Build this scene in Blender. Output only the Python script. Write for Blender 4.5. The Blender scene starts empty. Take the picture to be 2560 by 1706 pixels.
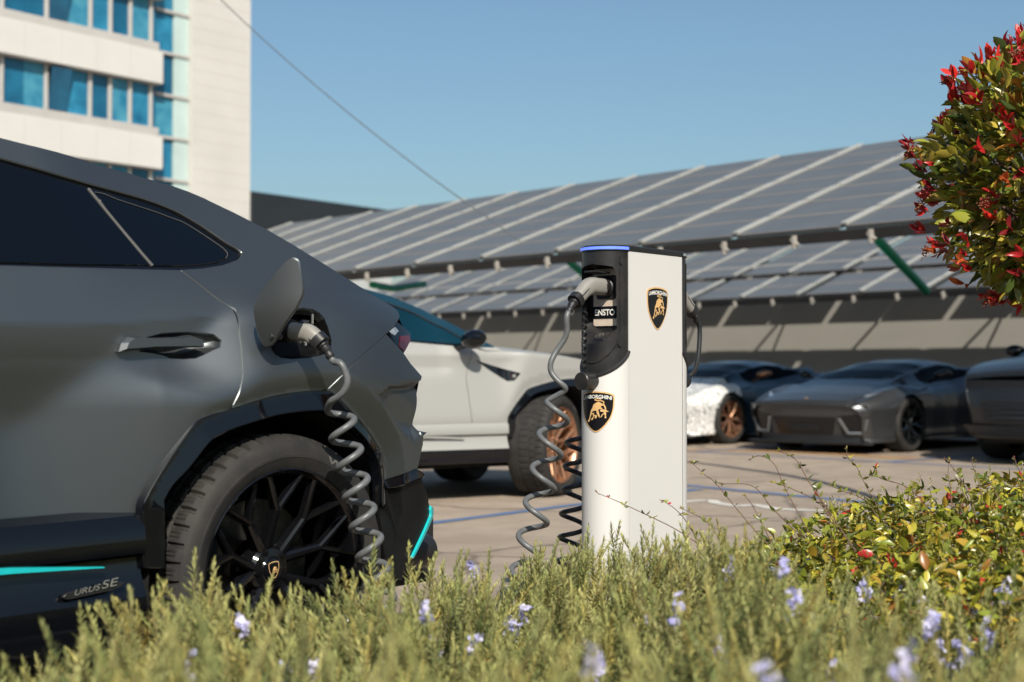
import bpy, math, random
import numpy as np
from mathutils import Vector, Matrix
from mathutils.geometry import delaunay_2d_cdt

random.seed(7); rng = np.random.default_rng(7)
SC = bpy.context.scene; COL = SC.collection
R = math.radians
# ------------------------------------------------------------------ camera model (measured from the photograph)
FPX = 2560 * 50 / 36; PIT = math.atan(76 / FPX); CAMH = 1.0
def ray(px, py):
    x = (px - 1280) / FPX; y = -(py - 853) / FPX
    c, s = math.cos(PIT), math.sin(PIT)
    return np.array([x, c - y * s, s + y * c])
def at(px, py, Y):
    """the point seen at that spot of the photograph, Y metres ahead of the camera"""
    r = ray(px, py); return np.array([0, 0, CAMH]) + r * (Y / r[1])
def on_ground(px, py, z=0.0):
    r = ray(px, py); return np.array([0, 0, CAMH]) + r * ((z - CAMH) / r[2])

# ------------------------------------------------------------------ materials
def sock(n, *names):
    for k in names:
        if k in n.inputs: return n.inputs[k]
def pbr(name, col, rough=.5, metal=0., var=0., vscale=8., bump=0., bscale=60., coat=0., spec=.5, trans=0., emit=None, estr=0., col2=None, rvar=0., detail=4., sss=0., coord='Object'):
    m = bpy.data.materials.new(name); m.use_nodes = True
    nt = m.node_tree; N = nt.nodes; L = nt.links; b = N['Principled BSDF']
    b.inputs['Base Color'].default_value = (*col, 1); b.inputs['Roughness'].default_value = rough
    b.inputs['Metallic'].default_value = metal; b.inputs['Specular IOR Level'].default_value = spec
    b.inputs['Coat Weight'].default_value = coat; b.inputs['Coat Roughness'].default_value = .05
    b.inputs['Transmission Weight'].default_value = trans
    tc = N.new('ShaderNodeTexCoord')
    if var or col2 or rvar:
        nz = N.new('ShaderNodeTexNoise'); nz.inputs['Scale'].default_value = vscale; nz.inputs['Detail'].default_value = detail
        nz.inputs['Roughness'].default_value = .6
        L.new(tc.outputs[coord], nz.inputs['Vector'])
        rp = N.new('ShaderNodeValToRGB'); rp.color_ramp.elements[0].position = .3; rp.color_ramp.elements[1].position = .7
        c2 = col2 if col2 else tuple(c * (1 - var) for c in col)
        rp.color_ramp.elements[0].color = (*c2, 1)
        rp.color_ramp.elements[1].color = (*(col if col2 else tuple(min(1, c * (1 + var * .6)) for c in col)), 1)
        L.new(nz.outputs['Fac'], rp.inputs['Fac']); L.new(rp.outputs['Color'], b.inputs['Base Color'])
        if rvar:
            mr = N.new('ShaderNodeMapRange'); mr.inputs['To Min'].default_value = max(0, rough - rvar); mr.inputs['To Max'].default_value = min(1, rough + rvar)
            L.new(nz.outputs['Fac'], mr.inputs['Value']); L.new(mr.outputs['Result'], b.inputs['Roughness'])
    if bump:
        nb = N.new('ShaderNodeTexNoise'); nb.inputs['Scale'].default_value = bscale; nb.inputs['Detail'].default_value = 3
        L.new(tc.outputs[coord], nb.inputs['Vector'])
        bp = N.new('ShaderNodeBump'); bp.inputs['Strength'].default_value = bump; bp.inputs['Distance'].default_value = .01
        L.new(nb.outputs['Fac'], bp.inputs['Height']); L.new(bp.outputs['Normal'], b.inputs['Normal'])
    if emit:
        b.inputs['Emission Color'].default_value = (*emit, 1); b.inputs['Emission Strength'].default_value = estr
    return m
def leaf_mat(name, rough=.38, trans=.3, spec=.5):
    """leaf colour comes from the mesh attribute 'tint': every leaf has a colour of its own"""
    m = bpy.data.materials.new(name); m.use_nodes = True
    nt = m.node_tree; N = nt.nodes; L = nt.links; b = N['Principled BSDF']; out = N['Material Output']
    a = N.new('ShaderNodeAttribute'); a.attribute_name = 'tint'
    L.new(a.outputs['Color'], b.inputs['Base Color']); b.inputs['Roughness'].default_value = rough; b.inputs['Specular IOR Level'].default_value = spec
    t = N.new('ShaderNodeBsdfTranslucent'); L.new(a.outputs['Color'], t.inputs['Color'])
    mx = N.new('ShaderNodeMixShader'); mx.inputs[0].default_value = trans
    L.new(b.outputs[0], mx.inputs[1]); L.new(t.outputs[0], mx.inputs[2]); L.new(mx.outputs[0], out.inputs['Surface'])
    return m

# ------------------------------------------------------------------ objects
def tag(o, label=None, cat=None, group=None, kind=None):
    if label: o['label'] = label
    if cat: o['category'] = cat
    if group: o['group'] = group
    if kind: o['kind'] = kind
    return o
def thing(name, label, cat, loc=(0, 0, 0), rz=0., group=None):
    o = bpy.data.objects.new(name, None); COL.objects.link(o)
    o.location = loc; o.rotation_euler = (0, 0, rz); o.empty_display_size = .1
    return tag(o, label, cat, group)
def link_mesh(name, me, mats, parent=None):
    o = bpy.data.objects.new(name, me); COL.objects.link(o)
    for m in (mats if isinstance(mats, (list, tuple)) else [mats]): me.materials.append(m)
    if parent is not None: o.parent = parent
    return o
def mk(name, V, Fc, mats, parent=None, smooth=True, sharp=38, mi=None, normals=None):
    me = bpy.data.meshes.new(name)
    me.from_pydata([tuple(map(float, v)) for v in V], [], [tuple(map(int, f)) for f in Fc])
    o = link_mesh(name, me, mats, parent)
    me.polygons.foreach_set('use_smooth', [smooth] * len(me.polygons))
    if mi is not None: me.polygons.foreach_set('material_index', list(map(int, mi)))
    me.update()
    if normals is not None: me.normals_split_custom_set_from_vertices([tuple(map(float, n)) for n in normals])
    elif smooth and sharp: me.set_sharp_from_angle(angle=R(sharp))
    return o
class MB:
    """collects verts and faces for one mesh"""
    def __init__(s): s.V = []; s.F = []; s.M = []
    def add(s, V, Fc, m=0):
        k = len(s.V); s.V += [tuple(v) for v in V]; s.F += [tuple(i + k for i in f) for f in Fc]; s.M += [m] * len(Fc); return s
    def box(s, c, d, m=0, rot=None, bev=0.):
        c = np.array(c, float); h = np.array(d, float) / 2
        if bev > 0:
            b = min(bev, *(h * .49)); V = []
            for sx in (-1, 1):
                for sy in (-1, 1):
                    for sz in (-1, 1):
                        V += [(sx * (h[0] - b), sy * (h[1] - b), sz * h[2]), (sx * (h[0] - b), sy * h[1], sz * (h[2] - b)), (sx * h[0], sy * (h[1] - b), sz * (h[2] - b))]
            I = lambda x, y, z, k: ((x * 2 + y) * 2 + z) * 3 + k
            Fc = []
            for z in (0, 1): q = [I(0, 0, z, 0), I(1, 0, z, 0), I(1, 1, z, 0), I(0, 1, z, 0)]; Fc.append(q if z else q[::-1])
            for y in (0, 1): q = [I(0, y, 0, 1), I(1, y, 0, 1), I(1, y, 1, 1), I(0, y, 1, 1)]; Fc.append(q[::-1] if y else q)
            for x in (0, 1): q = [I(x, 0, 0, 2), I(x, 1, 0, 2), I(x, 1, 1, 2), I(x, 0, 1, 2)]; Fc.append(q if x else q[::-1])
            for x in (0, 1):
                for y in (0, 1):
                    q = [I(x, y, 0, 1), I(x, y, 0, 2), I(x, y, 1, 2), I(x, y, 1, 1)]; Fc.append(q if x == y else q[::-1])
            for x in (0, 1):
                for z in (0, 1):
                    q = [I(x, 0, z, 0), I(x, 0, z, 2), I(x, 1, z, 2), I(x, 1, z, 0)]; Fc.append(q[::-1] if x == z else q)
            for y in (0, 1):
                for z in (0, 1):
                    q = [I(0, y, z, 0), I(0, y, z, 1), I(1, y, z, 1), I(1, y, z, 0)]; Fc.append(q if y == z else q[::-1])
            for x in (0, 1):
                for y in (0, 1):
                    for z in (0, 1):
                        q = [I(x, y, z, 0), I(x, y, z, 1), I(x, y, z, 2)]; Fc.append(q if (x + y + z) % 2 == 0 else q[::-1])
        else:
            V = [(sx * h[0], sy * h[1], sz * h[2]) for sx in (-1, 1) for sy in (-1, 1) for sz in (-1, 1)]
            Fc = [(0, 1, 3, 2), (4, 6, 7, 5), (0, 4, 5, 1), (2, 3, 7, 6), (0, 2, 6, 4), (1, 5, 7, 3)]
        V = np.array(V)
        if rot is not None: V = V @ np.array(rot).T
        return s.add(V + c, Fc, m)
    def tube(s, P, r, n=10, m=0, cap=True, ry=None, up=None, ex=2.):
        V, Fc = sweep(P, r, n, cap, ry, up, ex); return s.add(V, Fc, m)
    def lathe(s, prof, n=48, axis='y', c=(0, 0, 0), m=0, close=False):
        """prof: (radius, along) pairs"""
        V = []; k = len(prof)
        for i in range(n):
            a = 2 * math.pi * i / n
            for r_, h in prof:
                p = (r_ * math.cos(a), h, r_ * math.sin(a)) if axis == 'y' else ((r_ * math.cos(a), r_ * math.sin(a), h) if axis == 'z' else (h, r_ * math.cos(a), r_ * math.sin(a)))
                V.append((p[0] + c[0], p[1] + c[1], p[2] + c[2]))
        Fc = [(i * k + j, i * k + j + 1, ((i + 1) % n) * k + j + 1, ((i + 1) % n) * k + j) for i in range(n) for j in range(k - 1)]
        return s.add(V, Fc, m)
    def prism(s, poly, z0, z1, f=None, m=0):
        """extrudes a 2-D polygon; f maps (u, v, w) to a point"""
        n = len(poly); f = f or (lambda u, v, w: (u, v, w))
        V = [f(u, v, z0) for u, v in poly] + [f(u, v, z1) for u, v in poly]
        Fc = [tuple(range(n))[::-1], tuple(range(n, 2 * n))] + [(i, (i + 1) % n, n + (i + 1) % n, n + i) for i in range(n)]
        return s.add(V, Fc, m)
    def out(s, name, mats, parent=None, smooth=True, sharp=38): return mk(name, s.V, s.F, mats, parent, smooth, sharp, s.M)
def sweep(P, r, n=10, cap=True, ry=None, up=None, ex=2.):
    P = np.array(P, float); k = len(P); r = np.broadcast_to(np.array(r, float), (k,)); ry = r if ry is None else np.broadcast_to(np.array(ry, float), (k,))
    T = np.gradient(P, axis=0); T /= np.linalg.norm(T, axis=1)[:, None] + 1e-12
    u = np.array(up if up is not None else ((0, 0, 1) if abs(T[0][2]) < .9 else (1, 0, 0)), float)
    V = []
    for i in range(k):
        u = u - T[i] * (u @ T[i]); u /= np.linalg.norm(u) + 1e-12; w = np.cross(T[i], u)
        for j in range(n):
            a = 2 * math.pi * j / n; c, s_ = math.cos(a), math.sin(a)
            c = math.copysign(abs(c) ** (2 / ex), c); s_ = math.copysign(abs(s_) ** (2 / ex), s_)
            V.append(P[i] + w * (c * r[i]) + u * (s_ * ry[i]))
    Fc = [(i * n + j, i * n + (j + 1) % n, (i + 1) * n + (j + 1) % n, (i + 1) * n + j) for i in range(k - 1) for j in range(n)]
    if cap: Fc += [tuple(range(n))[::-1], tuple(range((k - 1) * n, k * n))]
    return V, Fc
def smooth_path(P, k=8):
    """Catmull-Rom through the points"""
    P = np.array(P, float); Q = np.vstack([2 * P[0] - P[1], P, 2 * P[-1] - P[-2]]); o = []
    for i in range(1, len(Q) - 2):
        for j in range(k):
            t = j / k; a, b, c, d = Q[i - 1], Q[i], Q[i + 1], Q[i + 2]
            o.append(.5 * ((2 * b) + (c - a) * t + (2 * a - 5 * b + 4 * c - d) * t * t + (3 * b - a - 3 * c + d) * t ** 3))
    return np.array(o + [P[-1]])
def copy_tree(o, parent=None, matmap=None, skip=(), side_ok=None):
    c = o.copy(); COL.objects.link(c)
    if parent is not None: c.parent = parent
    if matmap and c.type == 'MESH':
        for s0, s in zip(o.material_slots, c.material_slots):
            m = s0.material
            if m and m.name in matmap: s.link = 'OBJECT'; s.material = matmap[m.name]
    for ch in list(o.children):
        if ch.name.split('.')[0] not in skip: copy_tree(ch, c, matmap, skip)
    return c

# ------------------------------------------------------------------ 2-D filling
def inside(P, poly):
    P = np.asarray(P, float); poly = np.asarray(poly, float); x, y = P[:, 0], P[:, 1]; r = np.zeros(len(P), bool)
    j = len(poly) - 1
    for i in range(len(poly)):
        xi, yi = poly[i]; xj, yj = poly[j]
        if yi != yj:
            r ^= ((yi > y) != (yj > y)) & (x < (xj - xi) * (y - yi) / (yj - yi) + xi)
        j = i
    return r
def poly_dist(X, Z, poly, closed=True):
    """distance from points to a polyline"""
    X = np.asarray(X, float); Z = np.asarray(Z, float); d = np.full(X.shape, 1e9)
    n = len(poly)
    for i in range(n if closed else n - 1):
        ax, az = poly[i]; bx, bz = poly[(i + 1) % n]; ux, uz = bx - ax, bz - az; l = ux * ux + uz * uz + 1e-12
        t = np.clip(((X - ax) * ux + (Z - az) * uz) / l, 0, 1)
        d = np.minimum(d, np.hypot(X - ax - t * ux, Z - az - t * uz))
    return d
def densify(poly, step):
    o = []
    for i in range(len(poly)):
        a = np.array(poly[i], float); b = np.array(poly[(i + 1) % len(poly)], float); n = max(1, int(np.hypot(*(b - a)) / step + .5))
        o += [tuple(a + (b - a) * j / n) for j in range(n)]
    return o
def fill(poly, step, holes=()):
    loops = [densify(poly, step)] + [densify(h, step) for h in holes]
    pts = [p for l in loops for p in l]; E = []; k = 0
    for l in loops: E += [(k + i, k + (i + 1) % len(l)) for i in range(len(l))]; k += len(l)
    a = np.array(loops[0]); lo, hi = a.min(0), a.max(0)
    gx, gz = np.meshgrid(np.arange(lo[0] + step * .5, hi[0], step), np.arange(lo[1] + step * .5, hi[1], step))
    G = np.stack([gx.ravel(), gz.ravel()], 1); ok = inside(G, loops[0])
    for l in loops: ok &= poly_dist(G[:, 0], G[:, 1], l) > step * .45
    for l in loops[1:]: ok &= ~inside(G, l)
    pts += [tuple(g) for g in G[ok]]
    v, e, f, *_ = delaunay_2d_cdt([Vector(p) for p in pts], E, [], 0, 1e-6)
    v = np.array([tuple(p) for p in v]); f = np.array([tuple(t) for t in f if len(t) == 3])
    c = v[f].mean(1); k = inside(c, loops[0])
    for l in loops[1:]: k &= ~inside(c, l)
    return v, f[k], loops
def text2d(s, size=1., bold=0.):
    cu = bpy.data.curves.new('lettering', 'FONT'); cu.body = s; cu.size = size; cu.resolution_u = 4; cu.offset = bold
    o = bpy.data.objects.new('lettering', cu); COL.objects.link(o); bpy.context.view_layer.update()
    me = o.evaluated_get(bpy.context.evaluated_depsgraph_get()).to_mesh()
    V = np.array([v.co[:] for v in me.vertices]); Fc = [tuple(p.vertices) for p in me.polygons]
    bpy.data.objects.remove(o); bpy.data.curves.remove(cu)
    return V[:, :2], Fc
# ================================================================== SUV: one car built with all its parts, then copied
TH = R(50.); CT, ST = math.cos(TH), math.sin(TH)
c_t = np.array([CT, ST, 0]); c_n = np.array([ST, -CT, 0])
_r = ray(717, 1427); _P = _r / _r[1] * 4.2
CARO = np.array([_P[0], _P[1], 0]) - .97 * c_n
def loc(px, py, y):
    r = ray(px, py); C = np.array([0, 0, CAMH]) - CARO
    k = (y - C @ c_n) / (r @ c_n); Q = C + k * r
    return (Q @ c_t, Q[2])
def locx(px, py, x):
    """on the plane across the car at x: gives (y outward, z)"""
    r = ray(px, py); C = np.array([0, 0, CAMH]) - CARO
    k = (x - C @ c_t) / (r @ c_t); Q = C + k * r
    return (Q @ c_n, Q[2])
def sm(x, a, b):
    t = np.clip((np.asarray(x, float) - a) / (b - a), 0, 1); return t * t * (3 - 2 * t)
def smx(a, b, k): return .5 * (a + b + np.sqrt((a - b) ** 2 + k * k))
def smn(a, b, k): return .5 * (a + b - np.sqrt((a - b) ** 2 + k * k))

ARCH_O = [loc(*p, .995) for p in [(373, 1420), (373, 1336), (373, 1301), (377, 1255), (425, 1170), (470, 1104), (503, 1061), (530, 1045), (591, 1022), (691, 991), (773, 978), (830, 977), (850, 985), (868, 1003), (925, 1062), (972, 1123), (986, 1155), (990, 1203), (990, 1260)]]
ARCH_I = [loc(*p, .99) for p in [(413, 1420), (413, 1251), (436, 1212), (474, 1170), (525, 1105), (555, 1085), (591, 1069), (693, 1037), (773, 1026), (826, 1026), (850, 1036), (918, 1090), (958, 1148), (972, 1200), (974, 1270)]]
def _sm(L, k=3): return [tuple(p[:2]) for p in smooth_path([(x, z, 0) for x, z in L], k)]
ARCH_Oc = ARCH_O; ARCH_O = [ARCH_O[0]] + _sm(ARCH_O[1:-1]) + [ARCH_O[-1]]; ARCH_I = [ARCH_I[0]] + _sm(ARCH_I[1:-1]) + [ARCH_I[-1]]
ARCH_F = [(-3.0 - x, z) for x, z in ARCH_O][::-1]; ARCH_FI = [(-3.0 - x, z) for x, z in ARCH_I][::-1]
def Fbase(x, z):
    x = np.asarray(x, float); z = np.asarray(z, float)
    zc = 1.12 + .065 * sm(x, -.75, .25)
    def low(x, z):
        yA = .972 - .062 * sm(x, -2.75, -2.3) - .30 * (1.12 - z)
        s = ((x + .9) * .7 - (z - .8)) / 1.22
        yB = yA + .46 * s
        s2 = (-(x + 2.1) * .7 - (z - .8)) / 1.22
        yD = yA + .55 * s2
        yC = .985 - .16 * (z - .58) - .10 * sm(x, -1.4, -.8)
        y = smx(smx(yA, yB, .012), yD, .02); y = smx(y, yC, .03)
        yl = 1.004 - .11 * sm(z, .86, 1.04) * sm(x, -2.3, -1.9) - .25 * np.maximum(0, .72 - z)
        return smn(y, yl, .02)
    yc = low(x, np.minimum(z, zc))
    sl = .40 + .40 * sm(x, -.65, .15) ; dz = np.maximum(0, z - zc)
    w = .014
    up = sl * np.where(dz < w, dz * dz / (2 * w), dz - w / 2)
    glass = .18 * np.maximum(0, z - 1.275) * (1 - sm(x, -.5, .1))
    y = yc - up - glass
    # the haunch over the rear wheel: a rolled shoulder that swells out of the door
    zt = .05 * sm(x, -.45, .1)
    lin = (x + .40) / .29; lin = smn(smx(lin, 0 * lin, .25), 1 + 0 * lin, .25)
    yh = 1.006 - .122 * (1 - lin) - .5 * np.maximum(0, -.42 - x) - .36 * smx(z - .97, 0 * z, .04) - 5.5 * np.maximum(0, z - 1.10 - zt) ** 2 - 1.6 * np.maximum(0, 1.0 - z) ** 2 * (1 - sm(x, -.3, 0.))
    y = smx(y, yh, .012 + .05 * (1 - sm(z, .90, 1.06)))
    y = y - .52 * np.maximum(0, x - .22) ** 2 - .45 * np.maximum(0, -3.25 - x) ** 2 - .05 * np.maximum(0, -1.2 - x) * np.clip((z - 1.15) / .3, 0, 1)
    return y
def F(x, z):
    x = np.asarray(x, float); z = np.asarray(z, float); y = Fbase(x, z)
    for A in (ARCH_O, ARCH_F):
        d = poly_dist(x, z, A, closed=False)
        lim = 1.0 - .30 * np.maximum(0, .085 - d) + .6 * np.maximum(0, d - .085) ** 1.5 - .52 * np.maximum(0, x - .22) ** 2 - .45 * np.maximum(0, -3.25 - x) ** 2
        y = smn(y, lim, .018)
    return y
def trace(px, py, f=None):
    f = f or Fbase; ys = np.linspace(1.06, .35, 240); P = np.array([loc(px, py, y) for y in ys])
    v = f(P[:, 0], P[:, 1]) - ys; k = np.argmax(v >= 0)
    if v[k] < 0: k = int(np.argmax(v))
    return tuple(P[k])
def tr(L): return [trace(*p) for p in L]

class NM:
    """verts, faces and normals of surfaces whose shape is known exactly"""
    def __init__(s): s.V = []; s.F = []; s.N = []
    def add(s, V, Fc, N, mirror=False):
        V = np.array(V, float); N = np.array(N, float); Fc = [tuple(f) for f in Fc]
        for flip in ((0, 1) if mirror else (0,)):
            k = sum(len(v) for v in s.V); g = np.array([1, -1, 1.])
            s.V.append(V * g if flip else V); s.N.append(N * g if flip else N)
            s.F += [tuple(i + k for i in (f[::-1] if flip else f)) for f in Fc]
        return s
    def out(s, name, mat, parent): return mk(name, np.vstack(s.V), s.F, mat, parent, True, None, None, np.vstack(s.N))
def panel(poly, f, step=.03, holes=(), thick=.025, ch=.003, off=0.):
    """a sheet-metal panel on the left side (y outward becomes -y), with rolled edges: returns V, F, N"""
    v, tri, loops = fill(poly, step, holes); e = 1e-3
    def M(p):
        p = np.asarray(p, float); return np.stack([p[:, 0], -(f(p[:, 0], p[:, 1]) + off), p[:, 1]], 1)
    def NRM(p):
        fx = (f(p[:, 0] + e, p[:, 1]) - f(p[:, 0] - e, p[:, 1])) / (2 * e); fz = (f(p[:, 0], p[:, 1] + e) - f(p[:, 0], p[:, 1] - e)) / (2 * e)
        n = np.stack([-fx, -np.ones_like(fx), -fz], 1); return n / np.linalg.norm(n, axis=1)[:, None]
    V = [M(v)]; N = [NRM(v)]; Fc = []
    for t in tri:
        a, b, c = v[t]
        Fc.append(tuple(t) if (b[0] - a[0]) * (c[1] - a[1]) - (b[1] - a[1]) * (c[0] - a[0]) > 0 else tuple(t[::-1]))
    k = len(v)
    for li, lp in enumerate(loops):
        p = np.array(lp); n = len(p); ar = .5 * np.sum(p[:, 0] * np.roll(p[:, 1], -1) - np.roll(p[:, 0], -1) * p[:, 1])
        if ar < 0: p = p[::-1]
        tg = np.roll(p, -1, 0) - np.roll(p, 1, 0); o2 = np.stack([tg[:, 1], -tg[:, 0]], 1); o2 /= np.linalg.norm(o2, axis=1)[:, None] + 1e-12
        if li > 0: o2 = -o2
        P = M(p); nn = NRM(p); O = M(p + o2 * 1e-3) - P; O /= np.linalg.norm(O, axis=1)[:, None]
        Q = P + O * ch - nn * ch; Rr = Q - nn * thick
        V += [P, Q, Q, Rr]; n1 = nn + O; n1 /= np.linalg.norm(n1, axis=1)[:, None]
        N += [n1, n1, O, O]
        for i in range(n):
            j = (i + 1) % n
            for a in (0, 2):
                q = (k + a * n + i, k + a * n + j, k + (a + 1) * n + j, k + (a + 1) * n + i)
                Fc.append(q[::-1] if li == 0 else q)
        k += 4 * n
    return np.vstack(V), Fc, np.vstack(N)
def gridsurf(G, ref):
    """grid of points -> V, F, N, turned so that it faces the direction ref"""
    G = np.array(G, float); m, n, _ = G.shape
    nu = np.gradient(G, axis=0); nv = np.gradient(G, axis=1); N = np.cross(nu, nv); N /= np.linalg.norm(N, axis=2)[:, :, None] + 1e-12
    Fc = [(i * n + j, (i + 1) * n + j, (i + 1) * n + j + 1, i * n + j + 1) for i in range(m - 1) for j in range(n - 1)]
    if (N.reshape(-1, 3).mean(0) @ np.array(ref, float)) < 0: N = -N; Fc = [f[::-1] for f in Fc]
    return G.reshape(-1, 3), Fc, N.reshape(-1, 3)
def cross(edge, bul, p=2.5, n=25, ref=(0, 0, 1)):
    """a sheet across the car from the left edge curve (x, y outward, z) to its mirror image, bulged by bul(t) = (dx, dz)"""
    E = np.array(edge, float); G = []
    for i, (x, y, z) in enumerate(E):
        b = bul(i / max(1, len(E) - 1)); row = []
        for j in range(n):
            s = -math.cos(math.pi * j / (n - 1)); w = 1 - abs(s) ** p
            row.append((x + b[0] * w, y * s, z + b[1] * w))
        G.append(row)
    return gridsurf(G, ref)
def edge3(L, f=None): f = f or F; return [(x, float(f(x, z)), z) for x, z in L]
def resample(L, n):
    L = np.array(L, float); d = np.r_[0, np.cumsum(np.linalg.norm(np.diff(L, axis=0), axis=1))]
    t = np.linspace(0, d[-1], n); return np.stack([np.interp(t, d, L[:, k]) for k in range(L.shape[1])], 1)

# ---- traced outlines (x towards the rear from the rear hub, z up), metres
SEAM = [(591, 1022), (600, 985), (606, 949), (607, 934), (603.5, 876), (598, 833), (591, 789), (583, 772), (567, 762), (551, 754), (500, 714), (452, 677)]
SEAM_Q = tr([(x + 3.5, y) for x, y in SEAM]); SEAM_D = tr([(x - 2.5, y) for x, y in SEAM])
WIN_LOW = tr([(453, 676), (510, 672), (558, 664), (593, 651)]); WIN_TIP = tr([(605, 641), (606, 634), (602, 628)])
WIN_TOP = tr([(593, 621), (568, 607), (542, 589), (512, 568), (478, 547), (452, 533), (430, 522), (393, 507), (351, 493), (290, 476), (223, 458), (160, 440), (96, 421), (0, 394)])
SIL = tr([(0, 345), (70, 363), (143, 381), (255, 416), (330, 436), (383, 452), (430, 465), (472, 480), (510, 496), (542, 512), (578, 529), (612, 546), (660, 571), (711, 600), (770, 636), (830, 673), (881, 705), (935, 740), (983, 769)])
TIP = tr([(994, 778), (998, 789), (994, 801)])
SEAM_B = tr([(978, 822), (962, 836), (920, 875), (882, 909), (856, 942), (836, 974)])
ROOF_F = [(-2.47, 1.165), (-2.2, 1.32), (-1.9, 1.48), (-1.65, 1.58), (-1.45, 1.628), (-1.2, 1.648), (-.98, 1.645)]
WTOP_F = [(-1.0, 1.578), (-1.3, 1.58), (-1.55, 1.55), (-1.8, 1.465), (-2.05, 1.33), (-2.27, 1.19)]
BELT_F = [(-2.2, 1.185), (-1.8, 1.215), (-1.4, 1.245), (-1.1, 1.258)]
BELT_R = tr([(0, 665), (191, 670), (383, 675), (452, 676.5)])
BOT = tr([(0, 1327), (128, 1339), (267, 1347), (345, 1339), (374, 1336)])
FTOP = [(-2.47, 1.16), (-2.75, 1.14), (-3.1, 1.105), (-3.45, 1.04), (-3.7, .97), (-3.84, .91)]
i0 = 8
QUARTER = SEAM_Q + WIN_LOW[0:] + WIN_TIP + WIN_TOP + WTOP_F + [(-2.34, 1.165)] + ROOF_F + SIL + TIP + SEAM_B + [p for p in ARCH_O if SEAM_Q[0][0] + .004 < p[0] < SEAM_B[-1][0] - .004 and p[1] > .8][::-1]
DOOR_R = [(-1.085, .60)] + BOT + [p for p in ARCH_O if p[0] < SEAM_D[0][0] - .004 and p[1] > BOT[-1][1] + .004] + SEAM_D + BELT_R[::-1] + [(-1.085, 1.262)]
DOOR_F = [(-2.17, .60), (-1.095, .60), (-1.095, 1.262)] + BELT_F[::-1][1:] + [(-2.2, 1.15), (-2.14, .95)]
FENDER = [(-2.18, .60), (-2.15, .95), (-2.21, 1.15), (-2.215, 1.185), (-2.34, 1.155)] + FTOP + [(-3.82, .84), (-3.70, .75), (-3.56, .72)] + [p for p in ARCH_F if p[1] > .62][5:] + [(ARCH_F[-3][0], .60)]
PORT = tr([(735, 772), (757, 770), (780, 773), (798, 782), (810, 796), (820, 820), (828, 850), (828, 868), (820, 880), (805, 888), (770, 895), (730, 898), (704, 895), (688, 886), (676, 868), (676, 850), (690, 820), (712, 786)])
RECESS = tr([(959, 989), (980, 962), (1049, 951), (1062, 951), (1062, 1100), (1051.5, 1113), (1037, 1100)])
def Fbump(x, z):
    y = F(x, z); x = np.asarray(x, float); z = np.asarray(z, float); sh = x.shape
    P = np.stack([x.ravel(), z.ravel()], 1); ins = inside(P, RECESS)
    n = len(RECESS)
    d1 = poly_dist(P[:, 0], P[:, 1], RECESS[-1:] + RECESS[:3], closed=False); d2 = poly_dist(P[:, 0], P[:, 1], RECESS[4:], closed=False)
    h = np.where(ins, .032 * np.minimum(sm(d1, 0, .022), sm(d2, 0, .06)), 0)
    return y - h.reshape(sh)
BUMPER = SEAM_B[1:] + [p for p in ARCH_O if p[0] > SEAM_B[-1][0] + .004 and p[1] > ARCH_Oc[-2][1] + .002] + tr([(992, 1202), (1024, 1187), (1056, 1170), (1066, 1112), (1066, 1092), (1057, 1063), (1057, 962), (1054, 941), (1029, 912), (1011, 886), (988, 860), (967, 838)])
_o = np.array(trace(890, 914)) - np.array(trace(887.5, 911)); BUMPER = [tuple(np.array(p) + _o) if i < 5 else p for i, p in enumerate(BUMPER)]
LAMP = tr([(969, 834), (980, 820), (996, 805), (1029, 833), (1029, 851), (1012, 884)])
LOWB = tr([(976, 1222), (993, 1206), (1056, 1174), (1067, 1183), (1069, 1190), (1066, 1202), (1074, 1225), (1079, 1245), (1079, 1265), (1086, 1274), (1085, 1295), (1037, 1396), (1012, 1450), (976, 1450)])
TEAL = tr([(1082, 1267), (1087, 1271), (1088, 1281), (1085, 1295), (1038, 1396), (1035, 1394), (1082, 1290)])

# ---- materials of the car
M = {}
M['paint'] = pbr('car_paint_grey', (.155, .168, .173), rough=.43, metal=.95, var=.05, vscale=900, detail=2, coat=.0, bump=.02, bscale=1400)
M['gloss_black'] = pbr('gloss_black_trim', (.003, .0035, .005), rough=.08, coat=.25, spec=.4, rvar=.03, vscale=6)
M['skirt'] = pbr('skirt_black', (.003, .0035, .005), rough=.10, coat=.25, spec=.4, rvar=.03, vscale=6)
M['glass'] = pbr('tinted_glass', (.0012, .002, .0035), rough=.02, spec=.45, rvar=.01, vscale=3)
M['rubber'] = pbr('tyre_rubber', (.013, .013, .013), rough=.72, var=.5, vscale=14, bump=.15, bscale=240, col2=(.030, .027, .024), spec=.35)
M['wear'] = pbr('worn_letters', (.11, .105, .10), rough=.8, var=.4, vscale=80)
M['rim'] = pbr('wheel_rim_paint', (.004, .004, .005), rough=.10, coat=.25, spec=.3, rvar=.04, vscale=20)
M['dark'] = pbr('underbody_dark', (.008, .008, .008), rough=.8, var=.4, vscale=20)
M['lower'] = pbr('lower_black', (.006, .006, .006), rough=.38, spec=.12, var=.5, vscale=18, rvar=.15)
M['metal'] = pbr('brushed_steel', (.10, .095, .09), rough=.35, metal=1., var=.3, vscale=40)
M['teal'] = pbr('teal_accent', (.01, .42, .44), rough=.3, coat=.4, var=.06, vscale=30)
M['red'] = pbr('lamp_red_lens', (.09, .004, .006), rough=.08, coat=.25, spec=.3, var=.5, vscale=14, col2=(.010, .003, .005))
M['clear'] = pbr('lamp_clear_lens', (.25, .27, .29), rough=.08, coat=1., var=.5, vscale=40)
M['strip'] = pbr('window_strip', (.075, .073, .07), rough=.55, metal=.0, var=.05, vscale=40)
M['gold'] = pbr('emblem_gold', (.80, .50, .22), rough=.32, metal=.25, var=.08, vscale=60)
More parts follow.
